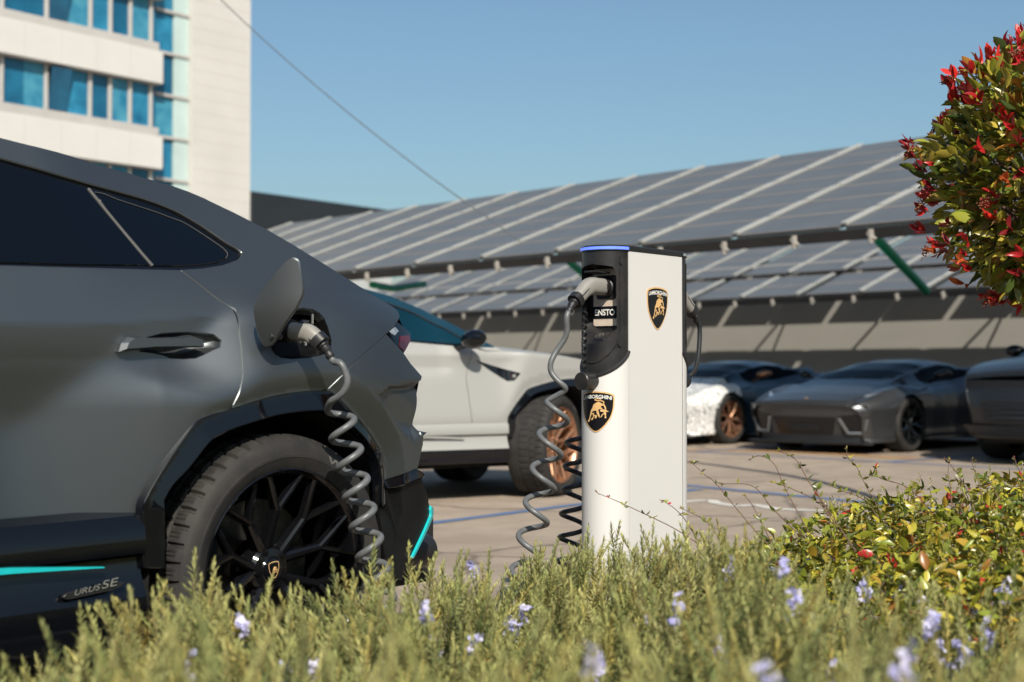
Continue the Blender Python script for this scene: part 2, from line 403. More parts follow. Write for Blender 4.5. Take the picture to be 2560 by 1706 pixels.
M['emblem_black'] = pbr('emblem_black', (.006, .006, .008), rough=.25, rvar=.05, vscale=30)
M['white_ink'] = pbr('lettering_white', (.78, .76, .72), rough=.4, var=.04, vscale=40)
M['silver'] = pbr('badge_silver', (.72, .72, .70), rough=.25, metal=.8, var=.05, vscale=40)
M['plastic'] = pbr('black_plastic', (.014, .014, .015), rough=.45, var=.3, vscale=30, bump=.1, bscale=500)

def shield_poly(w, h, n=1):
    H = [(0, 0), (.13, .004), (.25, .015), (.36, .036), (.43, .055), (.472, .08), (.49, .105), (.496, .13), (.497, .22), (.49, .34), (.47, .46), (.435, .57), (.39, .66), (.33, .745), (.26, .83), (.18, .905), (.1, .965), (.05, .99), (0, 1)]
    return [(u * w, (.5 - v) * h) for u, v in H] + [(-u * w, (.5 - v) * h) for u, v in H[1:-1][::-1]]
BULL = [[(485, 460), (530, 500), (560, 540), (585, 530), (602, 590), (618, 660), (622, 735), (605, 735), (592, 660), (575, 590), (560, 600), (540, 610), (528, 645), (562, 700), (545, 715), (500, 712), (482, 735), (492, 800), (502, 870), (512, 950), (492, 975), (462, 880), (447, 800), (455, 762), (400, 765), (372, 790), (352, 850), (345, 910), (332, 1000), (322, 1050), (305, 1130), (282, 1140), (265, 1100), (300, 1040), (317, 930), (327, 830), (345, 730), (375, 650), (390, 560), (420, 515)],
        [(345, 865), (380, 835), (415, 838), (396, 860), (412, 915), (440, 905), (462, 930), (452, 1010), (430, 1025), (415, 1000), (424, 945), (402, 955), (382, 1055), (358, 1080), (340, 1050), (385, 965), (384, 900), (372, 872), (352, 900)],
        [(590, 728), (630, 752), (648, 790), (672, 797), (650, 815), (622, 802), (612, 830), (626, 870), (616, 930), (626, 1020), (595, 1025), (600, 940), (588, 872), (558, 920), (547, 980), (500, 992), (490, 975), (530, 972), (542, 910), (578, 850), (585, 800), (560, 805), (525, 795), (512, 760), (530, 728), (560, 722)]]
TAIL = [(535, 388), (500, 368), (455, 364), (424, 385), (430, 412), (480, 427), (540, 434), (575, 460), (583, 495), (566, 520)]
def emblem(name, w, h, f, parent, letters=True, bull=True):
    """gold-rimmed black shield with a gold bull; f maps (u, v, lift) onto the surface"""
    def surf(poly, lift, m, mb, step, holes=()):
        v, t, _ = fill(poly, step, holes); mb.add([f(a, b, lift) for a, b in v], [tuple(q) if np.cross(v[q[1]] - v[q[0]], v[q[2]] - v[q[0]]) > 0 else tuple(q[::-1]) for q in t], m)
    mb = MB(); st = w / 14
    big = densify(shield_poly(w, h), st)
    mb.add([f(a, b, 0) for a, b in big] + [f(a, b, .0012) for a, b in big], [(i + len(big), i, (i + 1) % len(big), (i + 1) % len(big) + len(big))[::-1] for i in range(len(big))], 0)
    surf(shield_poly(w, h), .0012, 0, mb, st)
    surf(shield_poly(w * .93, h * .935), .0018, 1, mb, st)
    K = lambda x, y: ((x - 432) / 680 * w, (.5 - (y - 110 - (x - 430) * .06) / 1380) * h)
    if bull:
        for P in BULL: surf([K(*p) for p in P], .0026, 0, mb, w / 30)
        T = np.array([K(*p) for p in TAIL]); T = smooth_path(np.c_[T, T[:, 0] * 0], 3)[:, :2]
        g = np.gradient(T, axis=0); g = np.stack([-g[:, 1], g[:, 0]], 1); g /= np.linalg.norm(g, axis=1)[:, None]
        a, b = T + g * w * .012, T - g * w * .012; n = len(T)
        mb.add([f(*p, .0026) for p in a] + [f(*p, .0026) for p in b], [(i, i + n, i + n + 1, i + 1) for i in range(n - 1)], 0)
    if letters:
        V, Fc = text2d('LAMBORGHINI', 1., .018); lo, hi = V.min(0), V.max(0); V = (V - (lo + hi) / 2) / (hi - lo)
        V = V * [w * .85, h * .092]; V[:, 1] += h * .372 - (V[:, 0] / (w * .42)) ** 2 * h * .035
        mb.add([f(a, b, .0026) for a, b in V], Fc, 2)
    return mb.out(name, [M['gold'], M['emblem_black'], M['white_ink']], parent, smooth=False)

def make_wheel(parent):
    w = bpy.data.objects.new('wheel', None); COL.objects.link(w); w.parent = parent; w.empty_display_size = .1
    NS = 432
    prof = [(.298, .012), (.303, -.004), (.318, -.013), (.336, -.019), (.337, -.0205), (.345, -.0205), (.346, -.019), (.362, -.0165), (.376, -.011), (.386, -.003), (.387, -.001), (.3925, .004), (.398, .012), (.4015, .022), (.4035, .034), (.4045, .052), (.4045, .056), (.4045, .062), (.4045, .066), (.405, .098), (.405, .102), (.405, .110), (.405, .114), (.4055, .15), (.405, .19), (.405, .194), (.405, .202), (.405, .206), (.4045, .24), (.402, .28), (.392, .302), (.37, .318), (.33, .315), (.298, .30)]
    groove = {16, 17, 20, 21, 25, 26}; V = []; k = len(prof)
    for i in range(NS):
        a = 2 * math.pi * i / NS; c, s_ = math.cos(a), math.sin(a)
        for j, (r_, h) in enumerate(prof):
            if j in groove: r_ -= .0075
            elif 11 <= j <= 15:
                q = i % 9
                if q < 2: r_ -= .010
                elif q in (4, 6) and j > 12: r_ -= .003
            elif j in (18, 19) and (i + 3) % 9 < 2: r_ -= .006
            elif j in (22, 23, 24) and (i + 5) % 9 < 2: r_ -= .005
            V.append((r_ * c, h, r_ * s_))
    Fc = [(i * k + j, ((i + 1) % NS) * k + j, ((i + 1) % NS) * k + j + 1, i * k + j + 1) for i in range(NS) for j in range(k - 1)]
    tb = MB(); tb.add(V, [f[::-1] for f in Fc])
    T, TF = text2d('WI', 1., .03); lo, hi = T.min(0), T.max(0); T = (T - lo) / (hi - lo)
    def onwall(u, v): a = R(60 - 13 * u); r_ = .347 + .020 * v; return (r_ * math.cos(a), -.0196 + .003 * v, r_ * math.sin(a))
    tb.add([onwall(*p) for p in T], TF, 1); tyre = tb.out('tyre', [M['rubber'], M['wear']], w, sharp=25)
    mb = MB(); mb.lathe([(.262, .2), (.268, .10), (.276, .04), (.284, .018), (.288, .006), (.292, .002), (.296, -.004), (.300, -.008), (.304, -.006), (.304, .004), (.300, .02), (.285, .05), (.283, .22)], 96)
    def bar(p, q, w0, w1, th0, th1):
        p = np.array(p, float); q = np.array(q, float); d = q - p; d /= np.linalg.norm(d); nrm = np.array([0, -1., 0]); nrm = nrm - d * (nrm @ d); nrm /= np.linalg.norm(nrm); sd = np.cross(d, nrm)
        V = []
        for P, ww, th in ((p, w0, th0), (q, w1, th1)):
            for u, v in ((-.5, -th), (-.5, -.007), (-.22, 0), (.22, 0), (.5, -.007), (.5, -th)): V.append(P + sd * u * ww + nrm * v)
        n = 6; mb.add(V, [tuple(range(6))[::-1], tuple(range(6, 12))] + [(i, (i + 1) % n, n + (i + 1) % n, n + i) for i in range(n)])
    for a in range(10):
        A = 2 * math.pi * (a + .3) / 10
        A0 = A + (.13 if a % 2 == 0 else -.13)
        P = lambda r_, an, y: (r_ * math.cos(an), y, r_ * math.sin(an))
        bar(P(.035, A0 + (.25 if a % 2 == 0 else -.25), .078), P(.185, A, .036), .032, .022, .04, .032)
        for sg in (-1, 1): bar(P(.178, A, .037), P(.287, A + sg * .215, .006), .019, .016, .03, .028)
    mb.lathe([(.0, .062), (.036, .062), (.04, .066), (.062, .07), (.072, .08), (.075, .14), (0, .15)], 40)
    for k_ in range(5):
        a = 2 * math.pi * (k_ + .5) / 5; mb.lathe([(0, .064), (.008, .064), (.0095, .067), (.0095, .09)], 6, c=(.055 * math.cos(a), 0, .055 * math.sin(a)))
    mb.out('rim', M['rim'], w, sharp=30)
    d = MB(); d.lathe([(.09, .165), (.09, .15), (.205, .15), (.205, .18), (.09, .18)], 64)
    for k_ in range(40):
        a = k_ * .157; r_ = .12 + .07 * ((k_ * 7) % 5) / 4; d.lathe([(0, .1495), (.005, .1493), (.006, .151)], 8, c=(r_ * math.cos(a), 0, r_ * math.sin(a)))
    d.out('brake_disc', M['metal'], w, sharp=30)
    c = MB()
    for a in np.linspace(2.5, 3.5, 7): c.box((.19 * math.cos(a), .165, .19 * math.sin(a)), (.06, .07, .05), rot=[[math.cos(a), 0, -math.sin(a)], [0, 1, 0], [math.sin(a), 0, math.cos(a)]], bev=.008)
    c.out('brake_caliper', M['dark'], w)
    cap = MB(); cap.lathe([(0, .057), (.03, .057), (.034, .059), (.036, .066)], 32); cp = cap.out('wheel_cap', M['gloss_black'], w)
    emb = MB()
    S = densify(shield_poly(.040, .050), .002); S2 = [(a * .9, b * .91) for a, b in S]; n = len(S)
    g = lambda a, b: (a, .0562, b)
    emb.add([g(*p) for p in S] + [g(*p) for p in S2], [(i, (i + 1) % n, n + (i + 1) % n, n + i) for i in range(n)])
    K = lambda x, y: ((x - 432) / 680 * .040, (.45 - (y - 110) / 1380) * .050)
    for P in BULL:
        v, t, _ = fill([K(*p) for p in P], .003); emb.add([g(*p) for p in v], [tuple(q) for q in t])
    emb.out('emblem', M['gold'], cp, smooth=False)
    return w

def make_suv():
    car = thing('parked_car', 'dark grey sport utility car plugged in and charging, its flap open', 'car', tuple(CARO), TH)
    # --- painted body: rear quarters with roof rails, fenders, roof, tailgate
    b = NM()
    Q = panel(QUARTER, F, .013, holes=[PORT]); b.add(*Q, mirror=True)
    fe = panel(FENDER, F, .03); b.add(*fe, mirror=True)
    roofE = [e for e in edge3(ROOF_F[3:] + SIL[:13])]
    b.add(*cross(resample(roofE, 26), lambda t: (0, .045), 3.0, ref=(0, 0, 1)))
    hatch = edge3(SIL[11:] + TIP[:1]); b.add(*cross(resample(hatch, 16), lambda t: (.10 * t, .045 * (1 - t) + .02), 3.0, ref=(.5, 0, 1)))
    bo = b.out('body', M['paint'], car)
    M['roofp'] = M['paint'].copy(); M['roofp'].name = 'roof_paint'; bo.data.materials.append(M['roofp'])
    TL = sorted([(x, z) for x, z in WIN_TOP + WTOP_F]); tx, tz = [p[0] for p in TL], [p[1] for p in TL]
    for p_ in bo.data.polygons:
        c = p_.center
        if c.x < -.25 and c.z > 1.17 and c.z > np.interp(c.x, tx, tz) - .004: p_.material_index = 1
    rw = edge3(SIL[12:17]); rw = [(x + .004, y - .10, z + .012) for x, y, z in rw]
    NM().add(*cross(resample(rw, 8), lambda t: (.06 * t, .05), 3.0, ref=(.5, 0, 1))).out('rear_window', M['glass'], car)
    hood = edge3(FTOP); NM().add(*cross(resample(hood, 16), lambda t: (-.13 * t, .075 - .03 * t), 2.2, ref=(0, 0, 1))).out('hood', M['paint'], car)
    ws = edge3(ROOF_F[:5]); ws = [(x, y - .015, z + .003) for x, y, z in ws]
    NM().add(*cross(resample(ws, 12), lambda t: (-.16 * (1 - t) - .05, .02), 2.2, ref=(-1, 0, 1))).out('windscreen', M['glass'], car)
    # --- doors
    HOLE = tr([(346, 880), (351, 853), (370, 842), (404, 833), (447, 830), (489, 830), (532, 835), (553, 851), (551, 869), (532, 876.5), (505, 890), (489, 897), (457, 899), (426, 897), (410, 890), (383, 884)])
    HBAR = [loc(px, py, 1.0) for px, py in [(350, 877), (355.5, 858.5), (372, 845), (390, 842.5), (425, 847.5), (500, 845.5), (524, 841.5), (548, 850), (549, 868), (526, 868), (425, 870)]]
    hx = np.mean([p[0] for p in HOLE]); hz = np.mean([p[1] for p in HOLE])
    def handle(dx, dz, door, mir):
        for sg in ((-1, 1)):
            if (sg == 1) != mir: continue
            H = [(x + dx, z + dz) for x, z in HOLE]; cx, cz = hx + dx, hz + dz; n = 6; mb = MB(); H = densify(H, .012); m = len(H); V = []
            for k in range(n):
                t = k / (n - 1); sc = 1 - .55 * t ** 2
                for x, z in H:
                    X, Z = cx + (x - cx) * sc, cz + (z - cz) * sc; V.append((X, sg * (float(F(X, Z)) - .004 - .046 * math.sin(t * math.pi / 2)), Z))
            Fc = [(k * m + i, k * m + (i + 1) % m, (k + 1) * m + (i + 1) % m, (k + 1) * m + i) for k in range(n - 1) for i in range(m)] + [tuple(range((n - 1) * m, n * m))]
            mb.add(V, Fc if sg == 1 else [f[::-1] for f in Fc]); mb.out('handle_recess', M['paint'], door)
            B = [(x + dx, z + dz) for x, z in HBAR]; cz2 = np.mean([p[1] for p in B])
            y0 = [float(F(x, z)) for x, z in B]; mb = MB(); m = len(B); V = []
            for sc, off in ((1, -.008), (1, .018), (.72, .034)):
                for (x, z), y in zip(B, y0): V.append((cx + (x - cx) * (1 - (1 - sc) * .25), sg * (y + off), cz2 + .002 + (z - cz2) * sc * 1.18))
            Fc = [(k * m + i, k * m + (i + 1) % m, (k + 1) * m + (i + 1) % m, (k + 1) * m + i) for k in range(2) for i in range(m)] + [tuple(range(2 * m, 3 * m))]
            mb.add(V, [f[::-1] for f in Fc] if sg == 1 else Fc); mb.out('handle', M['paint'], door, sharp=25)
    for mir in (False, True):
        for poly, hd in ((DOOR_R, (0, 0)), (DOOR_F, (-1.12, -.03))):
            H = [(x + hd[0], z + hd[1]) for x, z in HOLE]
            V, Fc, N = panel(poly, F, .014, holes=[H])
            if mir: V = V * [1, -1, 1]; N = N * [1, -1, 1]; Fc = [f[::-1] for f in Fc]
            d = mk('door', V, Fc, M['paint'], car, True, None, None, N); handle(hd[0], hd[1], d, mir)
    # --- glazing
    OUT = WIN_LOW + WIN_TIP + WIN_TOP + WTOP_F + BELT_F + BELT_R
    G1 = tr([(236, 478), (290, 489), (351, 505), (393, 519), (430, 534), (478, 559), (512, 580), (545, 603), (570, 621), (577, 632), (572, 643), (545, 655), (500, 661), (440, 664), (389, 663)])
    G2 = tr([(0, 408), (96, 434), (160, 453), (217, 471), (300, 570), (377, 662), (191, 660), (0, 655)]) + [(-1.04, 1.27), (-1.04, 1.555)]
    G3 = [(-1.12, 1.275), (-1.12, 1.56), (-1.3, 1.558), (-1.55, 1.528), (-1.8, 1.443), (-2.05, 1.31), (-2.2, 1.21), (-1.8, 1.235)]
    STRIP = tr([(222, 470), (226, 470), (387, 663), (382, 663)])
    for mir in (False, True):
        def put(nm, poly, off, mat, step=.05, par=car):
            V, Fc, N = panel(poly, F, step, thick=.01, ch=.002, off=off)
            if mir: V = V * [1, -1, 1]; N = N * [1, -1, 1]; Fc = [f[::-1] for f in Fc]
            return mk(nm, V, Fc, mat, par, True, None, None, N)
        w = put('window_frame', OUT, -.012, M['gloss_black'])
        put('window', G1, -.007, M['glass'], par=w); put('window', G2, -.007, M['glass'], par=w); put('window', G3, -.007, M['glass'], par=w)
        ge = MB(); ge.tube([(x, (1 if mir else -1) * (float(F(x, z)) - .0045), z) for x, z in resample(smooth_path([(a_, b_, 0) for a_, b_ in tr([(240, 481), (262, 485), (300, 500), (351, 517), (393, 531), (430, 545), (460, 556), (500, 580), (540, 607), (564, 625), (571, 636), (566, 646)])], 4)[:, :2], 60)], .0013, 5)
        ge.out('glass_glint', M['strip'], w)  # thin pale strip standing in for a reflection line on the quarter glass
        put('pillar_strip', STRIP, -.004, M['strip'], par=w)
        # --- rear bumper, lamp, cladding
        bp = put('rear_bumper', BUMPER, 0, M['paint']) if False else None
        V, Fc, N = panel(BUMPER, Fbump, .012)
        if mir: V = V * [1, -1, 1]; N = N * [1, -1, 1]; Fc = [f[::-1] for f in Fc]
        bp = mk('bumper_corner', V, Fc, M['paint'], car, True, None, None, N)
        tl = put('tail_lamp', LAMP, -.006, M['glass'], .02); put('red_lens', tr([(1003, 842), (1026, 838), (1028, 850), (1013, 879), (1000, 866)]), -.003, M['red'], .02, tl); put('clear_lens', tr([(976, 830), (990, 818), (999, 828), (990, 838)]), -.004, M['clear'], .02, tl)
        lo = put('lower_bumper', LOWB, -.012, M['lower'], .02); put('accent_stripe', TEAL, -.004, M['teal'], .02, lo)
        LIP = tr([(990, 1205), (1024, 1189), (1056, 1173), (1066, 1180), (1069, 1190), (1050, 1200), (1012, 1218), (993, 1222)])
        fl_ = lambda x, z: F(x, z) - .010 + .55 * np.maximum(0, 0.66 - np.asarray(z)) * 0 + .35 * (max(p[1] for p in LIP) - np.asarray(z))
        V, Fc, N = panel(LIP, fl_, .015, thick=.02, ch=.002)
        if mir: V = V * [1, -1, 1]; N = N * [1, -1, 1]; Fc = [f[::-1] for f in Fc]
        mk('bumper_lip', V, Fc, M['skirt'], lo, True, None, None, N)
        for A, I in ((ARCH_O, ARCH_I), (ARCH_F, ARCH_FI)):
            fy = lambda x, z, A=A: .972 + .24 * poly_dist(x, z, A, closed=False) - .52 * np.maximum(0, np.asarray(x) - .22) ** 2 - .45 * np.maximum(0, -3.25 - np.asarray(x)) ** 2
            V, Fc, N = panel(A + I[::-1], fy, .018, thick=.03, ch=.003)
            if mir: V = V * [1, -1, 1]; N = N * [1, -1, 1]; Fc = [f[::-1] for f in Fc]
            mk('arch_trim', V, Fc, M['gloss_black'], car, True, None, None, N)
        sg = 1 if mir else -1
        # --- sill with its accent line
        x0, x1 = ARCH_F[-1][0], ARCH_O[0][0]; S = [(.90, .63), (.955, .615), (.975, .585), (.982, .54), (.978, .515), (.955, .505), (.958, .46), (.985, .40), (.99, .34), (.975, .29), (.90, .27)]
        G = [[(x, sg * y, z) for y, z in S[:8]] for x in np.linspace(x0, x1, 12)]
        NM_ = gridsurf(G, (0, sg, 0)); mk('side_skirt', NM_[0], NM_[1], M['skirt'], car, sharp=30)
        G = [[(x, sg * y, z) for y, z in S[7:]] for x in np.linspace(x0, x1, 12)]
        NM_ = gridsurf(G, (0, sg, 0)); sill = mk('sill', NM_[0], NM_[1], M['gloss_black'], car, sharp=30)
        A1 = [loc(0, 1421, .988), loc(0, 1435, .988), loc(262, 1418.5, .988)]
        xs = np.linspace(-2.1, A1[2][0], 12); tip = A1[2]; mb = MB(); V = []
        for x in xs:
            t = min(1.12, (x - tip[0]) / (A1[0][0] - tip[0])) if x > -1.3 else 1.12 * max(0., (x + 2.1) / .8) ** .7; zt = tip[1] + (A1[0][1] - tip[1]) * t; zb = tip[1] + (A1[1][1] - tip[1]) * t
            V += [(x, sg * .975, zt + .001), (x, sg * .988, zt), (x, sg * .988, zb - .002), (x, sg * .97, zb - .003)]
        Fc = [(i * 4 + j, i * 4 + j + 1, i * 4 + j + 5, i * 4 + j + 4) for i in range(len(xs) - 1) for j in range(3)]
        mk('accent_stripe', V, Fc if sg < 0 else [f[::-1] for f in Fc], M['teal'], sill, sharp=25)
        if not mir:
            pl = [loc(px, py, .993) for px, py in [(160, 1492), (170, 1484), (282, 1458), (311, 1457), (306, 1464), (280, 1476), (172, 1499), (163, 1498)]]
            f2 = lambda x, z: np.asarray(x) * 0 + .993
            V, Fc, N = panel(pl, f2, .03, thick=.012, ch=.001); bd = mk('badge', V, Fc, M['plastic'], sill, True, None, None, N)
            a, c_ = loc(184, 1490, .995), loc(291, 1464, .995); cc = loc(291, 1452, .995)
            T, TF = text2d('URUS'); T2, TF2 = text2d('SE'); mb = MB()
            for TT, FF, u0, u1 in ((T, TF, 0, .58), (T2, TF2, .64, 1.)):
                lo_, hi_ = TT.min(0), TT.max(0); q = (TT - lo_) / (hi_ - lo_); h = .015 if u0 == 0 else .021
                dx, dz = c_[0] - a[0], c_[1] - a[1]
                mb.add([(a[0] + dx * (u0 + (u1 - u0) * u) + .006 * v, -.9965, a[1] + dz * (u0 + (u1 - u0) * u) + h * v) for u, v in q], FF)
            mb.out('lettering', M['silver'], bd, smooth=False)
        # --- wheels, liners
        for hx_, nm in ((0., 0), (-3., 1)):
            ln = MB(); n = 28; V = []
            for i in range(n + 1):
                a = math.pi * i / n * 1.16 - .25
                for rr, y in ((.475, .955), (.475, .60), (.02, .60)): V.append((hx_ + rr * math.cos(a), sg * y, .42 + rr * math.sin(a)))
            Fc = [(i * 3 + j, i * 3 + j + 1, i * 3 + j + 4, i * 3 + j + 3) for i in range(n) for j in range(2)]
            mk('wheel_liner', V, Fc, M['dark'], car)
        fv = [(-2.24, 1.085), (-2.60, .985), (-2.55, .93), (-2.50, .925)]
        V, Fc, N = panel(fv, F, .03, thick=.01, ch=.002, off=.004)
        if mir: V = V * [1, -1, 1]; N = N * [1, -1, 1]; Fc = [f[::-1] for f in Fc]
        vent = mk('fender_vent', V, Fc, M['gloss_black'], car, True, None, None, N)
        for i_, m_ in enumerate(('green_paint', 'lettering_white', 'lamp_red_lens')):
            mb = MB(); x = -2.555 + .012 * i_; mb.box((x, sg * (float(F(x, .965)) + .007), .965), (.012, .004, .022)); mb.out('flag_badge', M['silver'] if i_ == 1 else (M['teal'] if i_ == 0 else M['red']), vent)
        # --- mirror
        mb = MB(); V = []; n = 16; m = 10
        for i in range(m):
            t = i / (m - 1); rr = math.sin(math.pi * (.06 + .88 * t)) ** .5
            for j in range(n):
                a = 2 * math.pi * j / n; V.append((-2.1 + .075 * rr * math.cos(a) - .05 * t, sg * (.98 + .20 * t), 1.235 + .075 * rr * math.sin(a) + .02 * t))
        Fc = [(i * n + j, i * n + (j + 1) % n, (i + 1) * n + (j + 1) % n, (i + 1) * n + j) for i in range(m - 1) for j in range(n)] + [tuple(range(n)), tuple(range((m - 1) * n, m * n))]
        mb.add(V, Fc); mb.tube([(-2.08, sg * .88, 1.19), (-2.1, sg * .99, 1.20)], .025, 8); mb.out('side_mirror', M['gloss_black'], car)
        # --- front corner, lamp
        FB = [(-3.83, .905), (-3.97, .80), (-4.02, .62), (-4.02, .42), (-3.95, .28), (-3.62, .28), (ARCH_F[0][0] - .0, .34)] + [p for p in ARCH_F if p[1] < .72 and p[0] < -3.2] + [(-3.56, .715), (-3.70, .745), (-3.82, .835)]
        V, Fc, N = panel(FB, F, .03)
        if mir: V = V * [1, -1, 1]; N = N * [1, -1, 1]; Fc = [f[::-1] for f in Fc]
        mk('bumper_corner', V, Fc, M['paint'], car, True, None, None, N)
        HL = [(-3.62, .955), (-3.83, .885), (-3.90, .83), (-3.80, .845), (-3.66, .90)]
        V, Fc, N = panel(HL, F, .03, thick=.01, ch=.002, off=.006)
        if mir: V = V * [1, -1, 1]; N = N * [1, -1, 1]; Fc = [f[::-1] for f in Fc]
        mk('headlight', V, Fc, M['clear'], car, True, None, None, N)
        ex = MB(); ex.lathe([(.045, -.0), (.055, -.0), (.06, .01), (.06, .16), (.05, .16), (.045, .01), (.0, .02)], 28, axis='x', c=(0, 0, 0))
        exx, exz = loc(1052, 1382, .74); V = [(exx - v[0] + .07, sg * .70 + v[1], exz + v[2]) for v in ex.V]; ex2 = MB(); ex2.add(V, ex.F); ex2.out('exhaust_pipe', M['plastic'], car)
    # --- the ends and what fills the inside
    rear = edge3(TIP[1:] + LAMP[3:5] + BUMPER[-4:-10:-1][::1]) 
    RL = tr([(998, 790), (1029, 851), (1011, 886), (1054, 941), (1057, 1063), (1066, 1095), (1066, 1112), (1056, 1170)])
    NM().add(*cross([(x, y - .008, z) for x, y, z in edge3(RL, Fbump)], lambda t: (.13, 0), 2.2, ref=(1, 0, 0))).out('tailgate', M['paint'], car)
    RL2 = tr([(1056, 1174), (1067, 1185), (1066, 1202), (1079, 1250), (1086, 1276), (1085, 1295), (1037, 1396), (1012, 1450)])
    NM().add(*cross([(x, y - .016, z) for x, y, z in edge3(RL2)], lambda t: (.12, 0), 2.2, ref=(1, 0, 0))).out('diffuser', M['lower'], car)
    FL = [(-3.83, .905), (-3.97, .80), (-4.02, .62), (-4.02, .42), (-3.95, .28)]
    NM().add(*cross(resample([(x, y - .004, z) for x, y, z in edge3(FL)], 14), lambda t: (-.16, 0), 2.4, ref=(-1, 0, 0))).out('front_bumper', M['paint'], car)
    for (z0, z1, hw, nm) in ((.46, .70, .55, 0), (.30, .42, .80, 1)):
        mb = MB(); n = 21; V = []
        for z in (z0, z1):
            for j in range(n):
                s = -1 + 2 * j / (n - 1); V.append((-4.19 + .17 * abs(s * hw / .75) ** 2.4 - .008 + (.02 if z > .6 else 0), s * hw * (1 if z == z1 else .86), z))
        mb.add(V, [(j, j + 1, n + j + 1, n + j) for j in range(n - 1)]); g = mb.out('grille', M['plastic'], car)
        mb = MB()
        for q in range(4): mb.tube([(-4.20 + .17 * abs(s * hw / .75) ** 2.4 - .004, s * hw * .9, z0 + (z1 - z0) * (q + .5) / 4) for s in np.linspace(-1, 1, 15)], .006, 6)
        mb.out('grille_bar', M['gloss_black'], g)
    mb = MB(); mb.box((-1.45, 0, .36), (5.0, 1.15, .26)); mb.box((-1.5, 0, .62), (2.0, 1.5, .36)); mb.box((-.95, 0, .98), (1.9, 1.5, .40)); mb.box((-.7, 0, 1.36), (1.1, 1.2, .36)); mb.box((.3, 0, .8), (.7, 1.1, .5)); mb.box((-3.2, 0, .75), (1.1, 1.1, .4)); mb.out('chassis', M['dark'], car)
    w0 = make_wheel(car); w0.location = (0, -.97, .411)
    for x, sg in ((-3., -1), (0., 1), (-3., 1)):
        w = copy_tree(w0, car); w.location = (x, sg * .97, .411); w.rotation_euler = (0, 0 if x == 0 or True else 0, 0 if sg < 0 else math.pi)
    w0.rotation_euler = (0, R(-6), 0)
    return car
suv = make_suv()
# ================================================================== the open flap and the charging port of the near car
def car_port():
    xh = loc(650, 800, 1.0)[0]
    PHI = R(66.); fd = c_n * math.sin(PHI) + c_t * math.cos(PHI); fn = c_n * math.cos(PHI) - c_t * math.sin(PHI)
    HP = CARO + c_t * xh + c_n * 1.0
    def flp(px, py):
        r = ray(px, py); C = np.array([0, 0, CAMH]) - HP; k = -(C @ fn) / (r @ fn); Q = C + k * r; return (Q @ fd, Q[2])
    FL = [flp(px, py) for px, py in [(741.6, 645), (750, 649), (754, 654.5), (760, 690), (763.5, 720), (762.5, 734), (760, 744), (747, 771), (716, 812), (690, 848), (683, 857), (675, 865), (667, 868), (660, 869), (654, 865), (648.5, 853), (643.5, 836), (639, 806), (638, 782), (640, 766), (645, 755), (663.5, 723.6), (690, 690), (718, 658), (727, 649), (735, 645)]]
    mb = MB(); n = len(FL); cy = np.mean([p[0] for p in FL]); cz = np.mean([p[1] for p in FL]); V = []
    def fpos(u, z, w):
        w = w + .020 * (1 - ((u - cy) / .13) ** 2) - 1.5 * max(0, cz + .02 - z) ** 2
        p = np.array([xh, 1.0]) + u * np.array([math.cos(PHI), math.sin(PHI)]) + w * np.array([-math.sin(PHI), math.cos(PHI)])
        return (p[0], -p[1], z)
    for w, q_ in ((.003, .97), (0, 1.), (-.008, 1.), (-.011, .98)): V += [fpos(cy + (u - cy) * q_, cz + (z - cz) * q_, w) for u, z in FL]
    Fc = [tuple(range(3 * n, 4 * n))[::-1]] + [(k * n + i, k * n + (i + 1) % n, (k + 1) * n + (i + 1) % n, (k + 1) * n + i)[::-1] for k in range(3) for i in range(n)]
    v, t, _ = fill(FL, .012); mb.add(V, Fc); mb.add([fpos(cy + (u - cy) * .97, cz + (z - cz) * .97, .003) for u, z in v], [tuple(q) for q in t])
    fl = mb.out('charging_flap', M['paint'], suv, sharp=30)
    arm = MB(); arm.tube(smooth_path([(xh + .01, -1.03, 1.10), (xh + .04, -1.035, 1.10), (xh + .075, -.99, 1.10), (xh + .09, -.95, 1.10)], 5), .011, 8); arm.out('hinge_arm', M['plastic'], fl)
    P = densify(PORT, .012); n = len(P); cx = np.mean([p[0] for p in P]); cz = np.mean([p[1] for p in P]); V = []; mb = MB()
    for k, (s, d) in enumerate(((1.0, .004), (.975, .004), (.965, -.012), (.95, -.035), (.90, -.055))):
        V += [(cx + (x - cx) * s, -(float(F(x, z)) + d - (.003 if k < 2 else 0)), cz + (z - cz) * s) for x, z in P]
    Fc = [(k * n + i, k * n + (i + 1) % n, (k + 1) * n + (i + 1) % n, (k + 1) * n + i) for k in range(4) for i in range(n)] + [tuple(range(4 * n, 5 * n))]
    mb.add(V, Fc); pr = mb.out('charging_port', M['lower'], suv, sharp=40)
    yb = -float(F(cx, cz)) + .052
    for (px, py, w, h) in ((800, 830, .012, .10), (765, 872, .05, .035), (790, 868, .004, .085), (797, 868, .004, .085), (776, 800, .004, .05)):
        x, z = loc(px, py, -yb); mb = MB(); mb.box((x, yb - .004, z), (w, .012, h), bev=.002); mb.out('port_trim', M['gloss_black'], pr)
    for (px, py, w, h) in ((757, 852, .003, .03), (783, 866, .003, .05), (794, 864, .003, .05), (774, 798, .003, .03), (768, 842, .010, .012)):
        x, z = loc(px, py, -yb); mb = MB(); mb.box((x, yb - .013, z), (w, .006, h)); mb.out('port_label', M['silver'], pr)
    mb = MB(); x, z = loc(715, 826, .96); mb.lathe([(.0, -.955), (.034, -.955), (.036, -.965), (.036, -.90)], 32, c=(x, 0, z)); mb.out('port_socket', M['plastic'], pr)
car_port()

